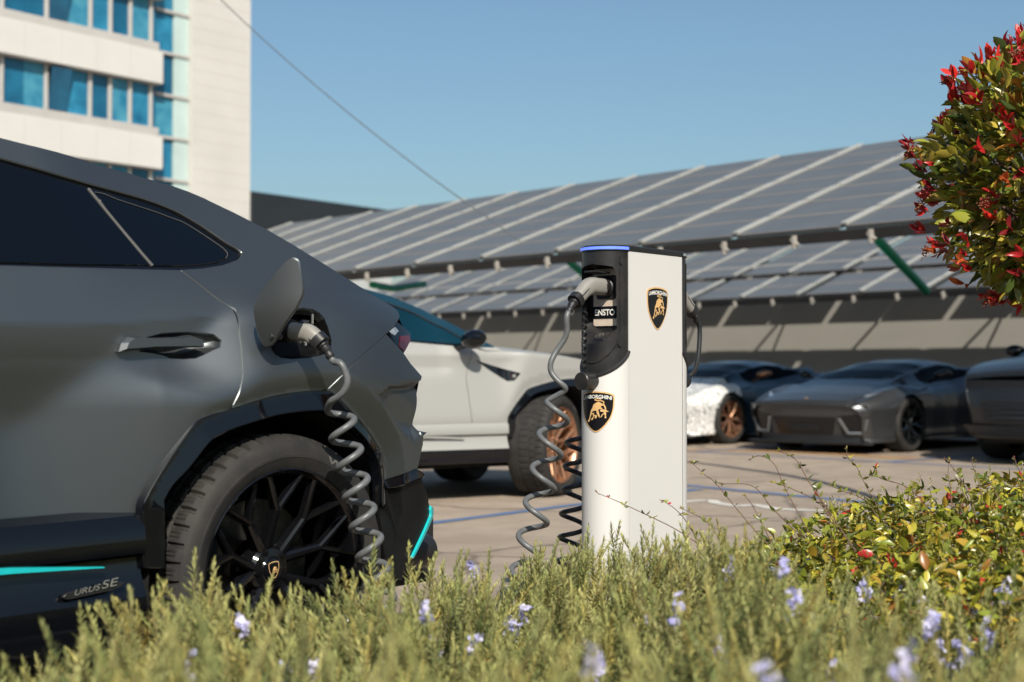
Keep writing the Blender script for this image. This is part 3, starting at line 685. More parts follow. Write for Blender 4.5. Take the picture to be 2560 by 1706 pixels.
# ================================================================== charging pillar
CHO = at(1572, 929, 5.1) + c_t * .175 - c_n * .094; CHO[2] = 0
CW, CR = .175, .094
M['pillar'] = pbr('pillar_white_paint', (.575, .565, .55), rough=.38, var=.02, vscale=3, bump=.03, bscale=900)
M['panel_tan'] = pbr('socket_plate', (.58, .48, .39), rough=.4, metal=.0, var=.12, vscale=30)
M['led'] = pbr('led_strip', (.10, .16, .9), rough=.3, emit=(.12, .22, 1.0), estr=.75)
M['cable'] = pbr('cable_sheath', (.105, .11, .113), rough=.42, var=.18, vscale=40)
M['plug_grey'] = pbr('plug_shell', (.235, .225, .205), rough=.45, var=.08, vscale=60)
M['dusty'] = pbr('dusty_black_plastic', (.007, .008, .011), rough=.36, col2=(.026, .024, .022), vscale=16, bump=.08, bscale=400)
def ch_local(p):
    d = np.array(p) - CHO; return np.array([d @ c_t, -(d @ c_n), d[2]])
pil = thing('charging_pillar', 'white electric vehicle charging pillar with black socket bays and shield emblems', 'charging station', tuple(CHO), TH)
def endp(b, r=CR, sg=-1): return (sg * (CW + r * math.sin(b)), sg * r * math.cos(b))      # sg=-1: the end with the recess seen in the photo
def rim_z(b): return 1.072 - .088 * math.sin(b) ** .8
ZT = 1.432
mb = MB(); NB = 40
for sg in (-1, 1):
    V = []; 
    for b in np.linspace(0, math.pi, NB + 1):
        x, y = endp(b, CR, sg)
        for t in np.linspace(0, 1, 9): V.append((x, y, rim_z(b) * t))
        x2, y2 = endp(b, CR - .006, sg); V.append((x2, y2, rim_z(b) - .001))
    n = 10; Fc = [(i * n + j, (i + 1) * n + j, (i + 1) * n + j + 1, i * n + j + 1) for i in range(NB) for j in range(n - 1)]
    mb.add(V, [f[::-1] for f in Fc])
for sg in (-1, 1):
    y = sg * CR; e = .0025
    # broad faces with a 2 mm shadow groove at each long edge
    V = [(-CW + e, y, 0), (CW - e, y, 0), (CW - e, y, ZT), (-CW + e, y, ZT), (-CW + e, y - sg * .006, 0), (CW - e, y - sg * .006, 0), (CW - e, y - sg * .006, ZT), (-CW + e, y - sg * .006, ZT)]
    Fc = [(0, 1, 2, 3), (0, 3, 7, 4), (1, 5, 6, 2)]
    mb.add(V, Fc if sg < 0 else [f[::-1] for f in Fc])
mb.out('housing', M['pillar'], pil, sharp=30)
mb = MB(); mb.box((0, 0, .7), (2 * CW - .01, 2 * CR - .02, 1.38)); mb.out('core', M['dark'], pil)
def stad(r, n=24):
    return [endp(b, r, -1) for b in np.linspace(0, math.pi, n)] + [endp(b, r, 1) for b in np.linspace(0, math.pi, n)]
mb = MB(); P = stad(CR + .002); P2 = stad(CR - .004); n = len(P)
V = [(*p, 1.433) for p in P] + [(*p, 1.449) for p in P] + [(*p, 1.453) for p in P2]
mb.add(V, [tuple(range(n))] + [(k * n + i, (k + 1) * n + i, (k + 1) * n + (i + 1) % n, k * n + (i + 1) % n) for k in (0, 1) for i in range(n)] + [tuple(range(2 * n, 3 * n))[::-1]])
mb.out('top_cap', M['plastic'], pil, sharp=30)
for sg in (-1, 1):
    mb = MB(); V = []; bs = np.linspace(.02, math.pi - .02, 40)
    for b in bs:
        for r_, z in ((CR + .001, 1.436), (CR + .0036, 1.437), (CR + .0036, 1.446), (CR + .001, 1.447)): V.append((*endp(b, r_, sg), z))
    mb.add(V, [(i * 4 + j, i * 4 + j + 1, i * 4 + j + 5, i * 4 + j + 4) for i in range(len(bs) - 1) for j in range(3)])
    mb.out('light_strip', M['led'] if sg < 0 else M['silver'], pil)
    # black bay: shell with an opening, pocket behind it
    rs = CR - .0025; f = lambda b, z, r_=rs: (*endp(b, r_, sg), z)
    bl = np.linspace(.0, math.pi, 33)
    outer = [(b, rim_z(b) - .004) for b in bl] + [(math.pi, ZT), (0, ZT)]
    hole = []
    def arc(cb, cz, rb, rz, a0, a1, n=6): return [(cb + rb * math.cos(a), cz + rz * math.sin(a)) for a in np.linspace(a0, a1, n)]
    hole += arc(2.57 - .22, 1.375 - .045, .22, .045, 0, math.pi / 2) + [(1.57, 1.385)] + arc(.57 + .22, 1.375 - .045, .22, .045, math.pi / 2, math.pi)
    hole += [(.57, 1.15)] + [(b, 1.150 - .052 * math.sin((b - .57) / 2.0 * math.pi) ** .7) for b in np.linspace(.6, 2.54, 14)] + [(2.57, 1.15)]
    sc_ = CR
    v, t, loops = fill([(b * sc_, z) for b, z in outer], .012, holes=[[(b * sc_, z) for b, z in hole]])
    mb = MB(); mb.add([f(b / sc_, z) for b, z in v], [tuple(q)[::1] if np.cross(v[q[1]] - v[q[0]], v[q[2]] - v[q[0]]) < 0 else tuple(q[::-1]) for q in t])
    H = [(b / sc_, z) for b, z in loops[1]]; n = len(H); V = []
    ap = CW + .004
    for k in range(5):
        tt = k / 4
        for b, z in H:
            x, y = endp(b, rs, sg); xb = sg * ap; V.append((x + (xb - x) * tt, y, z + (.05 * tt if z < 1.2 else -.004 * tt)))
    Fc = [(k * n + i, k * n + (i + 1) % n, (k + 1) * n + (i + 1) % n, (k + 1) * n + i) for k in range(4) for i in range(n)] + [tuple(range(4 * n, 5 * n))]
    mb.add(V, Fc); bay = mb.out('socket_bay', M['dusty'], pil, sharp=35)
    # raised lip under the bay and frame rib
    lip = MB(); lip.tube([(*endp(b, CR + .001, sg), rim_z(b)) for b in np.linspace(0, math.pi, 40)], .0065, 8)
    lip.out('bay_lip', M['plastic'], bay)
    rib = MB(); rib.tube([(*endp(b, CR - .001, sg), z) for b, z in [(.42, 1.41), (.42, 1.15), (.46, 1.12), (.6, 1.095), (.9, 1.06), (1.3, 1.035), (1.57, 1.03), (1.9, 1.035), (2.3, 1.06), (2.6, 1.10), (2.7, 1.15), (2.7, 1.41)]], .0028, 6)
    for b, z in ((.40, 1.388), (.46, 1.095)):
        x, y = endp(b, CR - .001, sg); rib.tube([(x, y, z), (x + sg * .006 * math.sin(b), y + sg * .006 * math.cos(b), z)], .0065, 10)
    rib.out('bay_rib', M['dusty'], bay)
    # back plate, name band, socket
    X = sg * (ap + .002)
    def plate(nm, y0, y1, z0, z1, m, lift=.0, rd=.008, par=bay):
        q = MB(); pts = []
        for cx, cz, a0 in ((y1 - rd, z1 - rd, 0), (y0 + rd, z1 - rd, 90), (y0 + rd, z0 + rd, 180), (y1 - rd, z0 + rd, 270)):
            pts += [(cx + rd * math.cos(R(a0 + a)), cz + rd * math.sin(R(a0 + a))) for a in (0, 30, 60, 90)]
        q.prism(pts, 0, .0035, lambda u, v, w: (X + sg * (lift + w), -sg * u * -1, v)); return q.out(nm, m, par, sharp=30)
    plate('back_plate', -.056 if sg < 0 else -.056, .054, 1.165, 1.372, M['panel_tan'])
    plate('name_band', -.057, .0545, 1.192, 1.236, M['emblem_black'], .002, .002)
    T, TF = text2d('ENSTO', 1., .025); lo, hi = T.min(0), T.max(0); T = (T - (lo + hi) / 2) / (hi - lo)
    q = MB(); q.add([(X + sg * .0066, (-.003 + u * .088) * (-1 if sg < 0 else 1), 1.214 + w * .023) for u, w in T], TF); q.out('lettering', M['white_ink'], bay, smooth=False)
    plate('socket_plate', -.040 if sg < 0 else -.046, .046 if sg < 0 else .040, 1.262, 1.348, M['dusty'], .004, .01)
    q = MB(); q.lathe([(.036, 0), (.038, .010), (.034, .014), (.030, .010), (.030, 0)], 32, axis='x'); q.V = [(X + sg * (v[0] + .006), v[1] + sg * .003, v[2] + 1.305) for v in q.V]; q.out('socket_ring', M['plastic'], bay, sharp=30)
    q = MB(); q.prism([(-.038, -.02), (-.032, .042), (0, .052), (.032, .042), (.038, -.02)], 0, .006, lambda u, v, w: (X + sg * (.02 + v + .03), u, 1.352 + w + v * .06)); q.out('socket_lid', M['dusty'], bay, sharp=30)
    # reader pad on the shelf with its wireless mark
    q = MB(); q.box((sg * (CW + .046), 0, 1.124), (.052, .075, .012), rot=Matrix.Rotation(sg * R(30), 3, 'Y'), bev=.003); rd = q.out('card_reader', M['dusty'], bay)
    q = MB(); cc = np.array([sg * (CW + .046 + .0035), 0, 1.1302]); e1 = np.array([0, 1., 0]); e2 = np.array([-sg * math.cos(R(30)), 0, math.sin(R(30))])
    def ringp(r0, r1, a0, a1, o=(0, 0), n=18):
        A = np.linspace(R(a0), R(a1), n); q.add([cc + e1 * (o[0] + r_ * math.cos(a) * 1.15) + e2 * (o[1] + r_ * math.sin(a)) for r_ in (r0, r1) for a in A], [(i, i + 1, n + i + 1, n + i) for i in range(n - 1)])
    ringp(.0135, .0148, 0, 360, n=30)
    for r0 in (.003, .0058, .0086): ringp(r0, r0 + .0014, 20, 110, (-.003, -.004))
    q.out('wireless_mark', M['silver'], rd, smooth=False)
    # hanging cap on its coiled tether
    q = MB(); q.lathe([(0, .068), (.029, .068), (.032, .064), (.032, .0), (.026, -.002)], 28, axis='x'); q.V = [(sg * (CW + CR - .006 + v[0]), v[1] + sg * -.004, .966 + v[2]) for v in q.V]
    tc = q.out('dust_cap', M['dusty'], pil, sharp=30)
    q = MB(); A = ch_local(at(1463, 770, 5.09)); B = ch_local(at(1459, 922, 5.09)); L_ = []
    for k in range(140):
        t = k / 139; p = A + (B - A) * t; a = t * 2 * math.pi * 9; p = p + np.array([.0065 * math.cos(a), .0065 * math.sin(a), 0]); L_.append(p * ([1, 1, 1] if sg < 0 else [-1, -1, 1]))
    q.tube(L_, .0042, 6); q.out('tether', M['plastic'], tc)
# shield emblems: one on the broad face, one wrapped round the end
emblem('emblem', .137, .157, lambda u, v, w: (.006 + u, -CR - .0006 - w, 1.232 + v), pil)
emblem('emblem', .137, .146, lambda u, v, w: (-(CW + (CR + .0008 + w) * math.cos((u + .016) / CR)), -(CR + .0008 + w) * math.sin((u + .016) / CR), .856 + v), pil)

# ================================================================== charging cables
def plug_set(parent, P0, d1, d2, l1=.10, l2=.115, k=1.):
    """grey plug: straight nose, bent grip, ribbed boot. Returns where the cord starts."""
    P0 = np.array(P0, float); d1 = np.array(d1, float); d1 /= np.linalg.norm(d1); d2 = np.array(d2, float); d2 /= np.linalg.norm(d2)
    up = np.cross(d1, np.cross((0, 0, 1.), d1)); up = (0, 0, 1.)
    q = MB(); q.tube([P0, P0 + d1 * .028], .0335, 24); q.tube([P0 + d1 * .028, P0 + d1 * .034], .030, 24)
    E = P0 + d1 * (l1 + .012) + d2 * .012
    G = E + d2 * l2
    pt = smooth_path([P0 + d1 * .03, P0 + d1 * (.03 + (l1 - .03) * .5), P0 + d1 * l1, E + d2 * .012, E + d2 * l2 * .5, G], 5)
    n = len(pt); rr = np.interp(np.linspace(0, 1, n), [0, .3, .5, .7, 1], [.029, .029, .0275, .024, .022]) * k
    b = MB(); b.tube(pt, rr, 20, ex=2.7, ry=rr * 1.08, up=up); body = b.out('plug', M['plug_grey'], parent, sharp=40)
    q.out('plug_nose', M['plastic'], body, sharp=35)
    c = MB()
    bo = smooth_path([G - d2 * .004, G + d2 * .012, G + d2 * .03 + np.array([0, 0, -.004]), G + d2 * .05 + np.array([0, 0, -.014])], 5); m = len(bo)
    c.tube([G - d2 * .022, G + d2 * .004], .0255, 20, ex=2.7, ry=.0275, up=up)
    c.out('grip_collar', M['plastic'], body, sharp=35); c = MB()
    c.tube(bo, [.021 * (1 - .45 * i / m) * (1.0 if i % 4 < 2 else .80) for i in range(m)], 14)
    c.out('cable_boot', M['plastic'], body, sharp=35); c = MB()
    # latch button on the back of the grip and the dark seam along its side
    mid = E + d2 * l2 * .4; side = np.cross(d1, d2); side /= np.linalg.norm(side); nb = np.cross(d2, side); nb *= np.sign(nb @ np.array([0, 0, 1.])) or 1
    c.box(P0 + d1 * (l1 * .8) + np.array([0, 0, .030]), (.030, .018, .008), rot=np.stack([d1, side, np.cross(d1, side)], 1), bev=.003)
    c.out('latch_button', M['plastic'], body, sharp=35)
    for sgn in (-1, 1): c = MB(); c.tube([E + side * sgn * .0232 + d2 * .0 + nb * .006, G - d2 * .02 + side * sgn * .0215 + nb * .006], .0025, 6); c.out('grip_seam', M['plastic'], body, sharp=35)
    return bo[-1], (bo[-1] - bo[-3]) / np.linalg.norm(bo[-1] - bo[-3])
def helix(A0, A1, r, pitch, ph, hand=1):
    A0 = np.array(A0); A1 = np.array(A1); ax = A1 - A0; L_ = np.linalg.norm(ax); ax /= L_
    u = np.array([1., 0, 0]); u -= ax * (u @ ax); u /= np.linalg.norm(u); w = np.cross(ax, u)
    n = int(L_ / pitch * 28); o = []
    for i in range(n + 1):
        a = ph + hand * 2 * math.pi * (L_ / pitch) * i / n; o.append(A0 + ax * L_ * i / n + u * r * math.cos(a) + w * r * math.sin(a))
    return np.array(o)
def w2l(p, base): return np.array(p) - base
def car2w(x, y, z): return CARO + c_t * x + c_n * y + np.array([0, 0, z])
def ch2w(p): return CHO + c_t * p[0] - c_n * p[1] + np.array([0, 0, p[2]])
# cable from the car to the near end of the pillar
base = np.array([.0, 4.6, 0.]); cab = thing('charging_cable', 'grey coiled charging cable joining the dark car to the pillar', 'cable', tuple(base))
x0, z0 = loc(715, 826, .96)
e1, d_1 = plug_set(cab, w2l(car2w(x0, .96, z0), base), c_n + np.array([0, 0, -.10]), c_n * .62 + c_t * .28 + np.array([0, 0, -.66]), .10, .03, .84)
x1 = np.array([-(CW + .012), -.003, 1.305])
e2, d_2 = plug_set(cab, w2l(ch2w(x1), base), -c_t, -c_t * .80 + np.array([0, 0, -.60]), .096, .085)
A0, A1 = at(846, 1024, 4.17), at(971, 1580, 4.17); H1 = helix(A0, A1, .040, .0885, R(200), 1)
lead = smooth_path([e1 + base - d_1 * .01, e1 + base + d_1 * .01, at(850, 905, 4.10), at(868, 942, 4.10), at(867, 966, 4.10), at(850, 990, 4.11), at(826, 1003, 4.13)], 6)
B0, B1 = at(1396, 1010, 5.0), at(1296, 1500, 5.0); H2 = helix(B0, B1, .046, .121, R(165), -1)
lead2 = smooth_path([e2 + base - d_2 * .01, e2 + base + d_2 * .015, at(1416, 838, 4.98), at(1391, 878, 4.98), at(1377, 906, 4.97), at(1377, 930, 4.97), at(1396, 954, 4.96), at(1414, 968, 4.96), at(1416, 976, 4.97)], 6)
gp = smooth_path([H1[-1], (-.35, 4.18, .06), (-.2, 4.3, .02), (0, 4.6, .015), (.05, 4.85, .02), (.03, 4.98, .08), H2[-1]], 8)
path = np.vstack([lead, H1, gp[1:-1], H2[::-1], lead2[::-1]])
# even spacing along the cord
d = np.r_[0, np.cumsum(np.linalg.norm(np.diff(path, axis=0), axis=1))]; tt = np.arange(0, d[-1], .0085); path = np.stack([np.interp(tt, d, path[:, k]) for k in range(3)], 1)
for _ in range(3): path[1:-1] = (path[:-2] + 2 * path[1:-1] + path[2:]) / 4
q = MB(); q.tube(path - base, .0102, 12); q.out('cord', M['cable'], cab, sharp=None)
# cable of the far end, looped behind the pillar
base2 = np.array([.9, 5.6, 0.]); cab2 = thing('charging_cable', 'shaded charging cable coiled behind the white pillar and plugged into its far end', 'cable', tuple(base2))
e3, d_3 = plug_set(cab2, w2l(ch2w([-x1[0], .003, 1.305]), base2), c_t, c_t * .80 + np.array([0, 0, -.60]), .098, .105)
B0, B1 = at(1449, 1085, 5.55), at(1420, 1480, 5.55); H3 = helix(B0, B1, .05, .092, R(30), 1)
p3 = e3 + base2
lead3 = smooth_path([p3 - d_3 * .01, p3 + d_3 * .03, p3 + np.array([.0, .0, -.15]), p3 + np.array([-.03, .0, -.21]), p3 + np.array([-.10, .0, -.22]), at(1640, 985, 5.68), at(1560, 1040, 5.66), at(1480, 1078, 5.60), H3[0]], 8)
path = np.vstack([lead3[:-1], H3, smooth_path([H3[-1], (.35, 5.6, .05), (.6, 5.65, .02), (.85, 5.6, .02)], 8)[1:]])
d = np.r_[0, np.cumsum(np.linalg.norm(np.diff(path, axis=0), axis=1))]; tt = np.arange(0, d[-1], .0085); path = np.stack([np.interp(tt, d, path[:, k]) for k in range(3)], 1)
for _ in range(3): path[1:-1] = (path[:-2] + 2 * path[1:-1] + path[2:]) / 4
q = MB(); q.tube(path - base2, .0095, 12); q.out('cord', pbr('cable_sheath_shaded', (.02, .022, .025), .4, var=.2, vscale=40), cab2, sharp=None)  # sheath colour darkened to carry the pillar's shade
# ================================================================== ground and markings
def asphalt():
    m = bpy.data.materials.new('asphalt'); m.use_nodes = True; nt = m.node_tree; N = nt.nodes; L = nt.links; b = N['Principled BSDF']
    tc = N.new('ShaderNodeTexCoord')
    def noise(sc, det=5, ro=.6):
        n = N.new('ShaderNodeTexNoise'); n.inputs['Scale'].default_value = sc; n.inputs['Detail'].default_value = det; n.inputs['Roughness'].default_value = ro; L.new(tc.outputs['Object'], n.inputs['Vector']); return n
    def ramp(n, p0, c0, p1, c1):
        r = N.new('ShaderNodeValToRGB'); e = r.color_ramp.elements; e[0].position = p0; e[0].color = (*c0, 1); e[1].position = p1; e[1].color = (*c1, 1); L.new(n.outputs['Fac'], r.inputs['Fac']); return r
    a = ramp(noise(.35), .35, (.30, .240, .185), .68, (.38, .305, .235)); g = ramp(noise(260, 2), .35, (.72, .72, .72), .7, (1.2, 1.2, 1.2)); s = ramp(noise(2.3, 8, .7), .42, (.82, .81, .8), .6, (1, 1, 1))
    m1 = N.new('ShaderNodeMixRGB'); m1.blend_type = 'MULTIPLY'; m1.inputs[0].default_value = 1; L.new(a.outputs[0], m1.inputs[1]); L.new(g.outputs[0], m1.inputs[2])
    m2 = N.new('ShaderNodeMixRGB'); m2.blend_type = 'MULTIPLY'; m2.inputs[0].default_value = 1; L.new(m1.outputs[0], m2.inputs[1]); L.new(s.outputs[0], m2.inputs[2])
    # oil spots and hairline cracks
    st = ramp(noise(1.1, 3, .5), .66, (1, 1, 1), .74, (.55, .54, .53)); m3 = N.new('ShaderNodeMixRGB'); m3.blend_type = 'MULTIPLY'; m3.inputs[0].default_value = 1; L.new(m2.outputs[0], m3.inputs[1]); L.new(st.outputs[0], m3.inputs[2])
    dn = noise(1.5, 4); ad = N.new('ShaderNodeMixRGB'); ad.blend_type = 'ADD'; ad.inputs[0].default_value = .35; L.new(tc.outputs['Object'], ad.inputs[1]); L.new(dn.outputs['Color'], ad.inputs[2])
    vo = N.new('ShaderNodeTexVoronoi'); vo.feature = 'DISTANCE_TO_EDGE'; vo.inputs['Scale'].default_value = .38; L.new(ad.outputs[0], vo.inputs['Vector'])
    cr = N.new('ShaderNodeValToRGB'); cr.color_ramp.elements[0].position = .004; cr.color_ramp.elements[0].color = (.45, .44, .43, 1); cr.color_ramp.elements[1].position = .011; L.new(vo.outputs['Distance'], cr.inputs['Fac'])
    m4 = N.new('ShaderNodeMixRGB'); m4.blend_type = 'MULTIPLY'; m4.inputs[0].default_value = .8; L.new(m3.outputs[0], m4.inputs[1]); L.new(cr.outputs[0], m4.inputs[2])
    L.new(m4.outputs[0], b.inputs['Base Color']); b.inputs['Roughness'].default_value = .88
    bp = N.new('ShaderNodeBump'); bp.inputs['Strength'].default_value = .4; bp.inputs['Distance'].default_value = .006; L.new(noise(180, 3).outputs['Fac'], bp.inputs['Height']); L.new(bp.outputs['Normal'], b.inputs['Normal'])
    return m
tag(mk('ground', [(-700, -700, 0), (700, -700, 0), (700, 1500, 0), (-700, 1500, 0)], [(0, 1, 2, 3)], asphalt(), smooth=False), kind='structure')
def stripe(name, pts, w, mat, z=.004):
    P = np.array([[p[0], p[1]] for p in pts], float); g = np.gradient(P, axis=0); g = np.stack([-g[:, 1], g[:, 0]], 1); g /= np.linalg.norm(g, axis=1)[:, None]
    w = np.broadcast_to(np.array(w, float), (len(P),))[:, None]; a = P + g * w / 2; b = P - g * w / 2; n = len(P)
    return tag(mk(name, [(*p, z) for p in a] + [(*p, z) for p in b], [(i, i + 1, n + i + 1, n + i)[::-1] for i in range(n - 1)], mat, smooth=False), kind='structure')
blue = pbr('blue_marking_paint', (.045, .125, .30), .7, var=.35, vscale=9, col2=(.12, .14, .19)); whitep = pbr('white_marking_paint', (.55, .52, .47), .7, var=.3, vscale=8)
orange = pbr('orange_marking_paint', (.36, .20, .08), .75, var=.35, vscale=5); shadow_tone = pbr('cable_shadow', (.035, .035, .038), .6, var=.3, vscale=12)
d_c = np.array([-.675, .738, 0]); p_c = np.array([.738, .675, 0])        # along the canopies (away to the left) / across them (away to the right)
g1, g2 = on_ground(1085, 1308), on_ground(1440, 1263); dv = (g2 - g1) / np.linalg.norm(g2 - g1)
stripe('bay_marking', [g1 - dv * 4, g1, g2, g2 + dv * 1.8], .11, blue)
h1, h2 = on_ground(1732, 1216), on_ground(2059, 1247); stripe('bay_marking', [h1 + (h1 - h2) * .6, h1, h2, h2 + (h2 - h1) * 2], .12, blue)
for k in range(4):
    q = on_ground(2219, 1156) + d_c * (2.75 * k - 2.75); stripe('bay_marking', [q, q + p_c * 5.2], .11, blue)
q = on_ground(2219, 1156); stripe('bay_marking', [q - d_c * 6, q + d_c * 12], .11, blue, .003)
stripe('bay_marking', [on_ground(1700, 1126), on_ground(1900, 1128), on_ground(2110, 1137), on_ground(2330, 1150)], .28, orange, .002)
stripe('arrow_marking', smooth_path([(*on_ground(px, py)[:2], 0) for px, py in [(1640, 1262), (1732, 1254), (1775, 1252), (1790, 1258), (1840, 1266), (1890, 1264), (1930, 1272), (1990, 1276), (2060, 1278)]], 5), .10, whitep)
stripe('cable_shadow', smooth_path([(*on_ground(px, py)[:2], 0) for px, py in [(1680, 1150), (1745, 1158), (1850, 1172), (1960, 1188), (2060, 1208), (2160, 1236), (2250, 1270)]], 5), .09, shadow_tone, .003)  # cast shadow of the overhead cable, painted on the ground as a dark strip

# ================================================================== office building
THB = R(52.); b_t = np.array([math.cos(THB), math.sin(THB), 0]); b_n = np.array([math.sin(THB), -math.cos(THB), 0])
BO = np.array([-19.8, 55., 0])
def bs(px, off=0.):
    """distance along the facade of an image column, on the plane off metres in front of it"""
    r = ray(px, 500); o = BO + b_n * off; k = (r[0] / r[1]); return (k * o[1] - o[0]) / (b_t[0] - k * b_t[1])
def bz(px, py, off=0.):
    s = bs(px, off); Y = (BO + b_n * off + b_t * s)[1]; return at(px, py, Y)[2]
bld = thing('office_building', 'white office building with blue glazed window bands behind the dark car', 'building', tuple(BO), THB)
wallm = pbr('cladding_white', (.50, .485, .455), .6, var=.05, vscale=.6, bump=.02, bscale=30); spand = pbr('spandrel_white', (.54, .525, .50), .55, var=.04, vscale=.8)
sillm = pbr('ledge_grey', (.40, .38, .36), .6, var=.08, vscale=1.2)
def blueglass(nm, c1, c2, sc):
    return pbr(nm, c1, .08, var=0, col2=c2, vscale=sc, spec=.6, coat=.0, detail=3)
gl = [blueglass('window_glass', (.03, .22, .36), (.006, .085, .17), .9), blueglass('window_glass_pale', (.07, .27, .36), (.01, .13, .24), 1.3), blueglass('window_glass_deep', (.012, .12, .22), (.004, .055, .11), .7)]
fin = pbr('glass_fin', (.42, .52, .50), .3, var=.1, vscale=.7); darkr = pbr('window_reveal', (.012, .018, .022), .6, var=.2, vscale=2)
s0, s1, s2, s3, s4 = -16., bs(386), bs(433), bs(470), bs(614)
FH = (bz(0, 24) - bz(0, 258)); ZS = bz(0, 24)       # sill level of the upper band; storeys FH apart
ztop, nfl = ZS + FH * 2.4, 6
mb = MB(); mb.box(((s3 + s4) / 2, 5, ztop / 2 + 2), (s4 - s3, 10.6, ztop + 4)); mb.box(((s0 + s3) / 2, 5.6, ztop / 2), (s3 - s0 - .02, 9.4, ztop), 1)
V = mb.out('wall', [wallm, darkr], bld, smooth=False)
jo = MB()
for z in np.arange(.6, ztop + 4, .62): jo.box(((s3 + s4) / 2, -.301, z), (s4 - s3 - .04, .006, .022))
jo.out('cladding_joint', pbr('joint_grey', (.45, .42, .39), .7, var=.1, vscale=4), V)
for k in range(-3, 3):
    zs = ZS + FH * k
    if zs < .5: continue
    wh = FH * .50
    mb = MB(); mb.box(((s0 + s1) / 2, .10, zs - .22), (s1 - s0, .8, .43), bev=.03); mb.out('ledge', sillm, bld)
    mb = MB(); mb.box(((s0 + s1) / 2, .0, zs - .44 - (FH - wh - .46) / 2), (s1 - s0 + .05, 1.06, FH - wh - .46), bev=.02)
    for q in range(1, 14): mb.box((s0 + (s1 - s0) * q / 14, -.531, zs - .44 - (FH - wh - .46) / 2), (.012, .004, FH - wh - .50), 1)
    mb.out('spandrel', [spand, sillm], bld, smooth=False)
    edges = [0, 112, 222, 272, 322, 374]; ss = [bs(p, .1) for p in edges] + [s1 + .0]
    w = ss[3] - ss[2]; pos = [ss[0] - 2.2 * w * j for j in range(5, 0, -1)] + ss
    for j in range(len(pos) - 1):
        a, b = pos[j], pos[j + 1]; big = b - a > 1.5 * w
        fr = MB(); fr.box((a, -.12, zs + wh / 2 + .0), (.15, .14, wh - .02), bev=.02); fr.out('mullion', sillm, bld)
        subs = [(a + .07, (a + b) / 2, 0), ((a + b) / 2, b - .07, 1)] if big else [(a + .07, b - .07, 1)]
        for x0, x1, t in subs:
            g = MB()
            if t == 0 and j % 2 == 0:
                ang = R(11); g.box(((x0 + x1) / 2, -.24, zs + wh / 2), (x1 - x0 - .05, .03, wh - .12), rot=Matrix.Rotation(ang, 3, 'X'))
            else: g.box(((x0 + x1) / 2, -.06, zs + wh / 2), (x1 - x0 - .02, .04, wh - .02))
            g.out('window', gl[(j * 2 + k + t) % 3 if t else 2], bld, smooth=False)
# glazed corner with thin transoms, and the pale fin beside the stair tower
for k in range(-8, 8):
    z = ZS - .3 + k * FH / 2
    if z < .2 or z > ztop: continue
    g = MB(); g.box(((s1 + s2) / 2, .12, z + FH / 4), (s2 - s1, .04, FH / 2 - .14)); g.out('window', gl[(k) % 3], bld, smooth=False)
    g = MB(); g.box(((s1 + s3) / 2, .02, z - .0), (s3 - s1, .16, .12)); g.out('transom', sillm, bld, smooth=False)
g = MB(); g.box(((s2 + s3) / 2, .06, ztop / 2), (s3 - s2 - .03, .10, ztop)); g.out('glass_fin', fin, bld, smooth=False)

# low building with a dark roof to the right of it
LB0, LB1 = at(610, 470, 66.), at(985, 470, 74.5); dl = LB1 - LB0; dl[2] = 0; ll = np.linalg.norm(dl); th_l = math.atan2(dl[1], dl[0])
low = thing('low_building', 'low building with a dark flat roof beside the office tower', 'building', (LB0[0], LB0[1], 0), th_l)
zr = at(615, 486, LB0[1] + .9)[2]
mb = MB(); mb.box((ll / 2 + .5, 4, zr - .85), (ll + 1, 9, 1.7), bev=.03); mb.out('roof', pbr('dark_roof', (.010, .015, .019), .6, var=.2, vscale=.8), low)
mb = MB(); mb.box((ll / 2 + .5, 4.2, (zr - 1.72) / 2), (ll - .2, 7.4, zr - 1.74)); mb.out('wall', pbr('low_wall', (.40, .42, .42), .5, var=.1, vscale=.8), low, smooth=False)

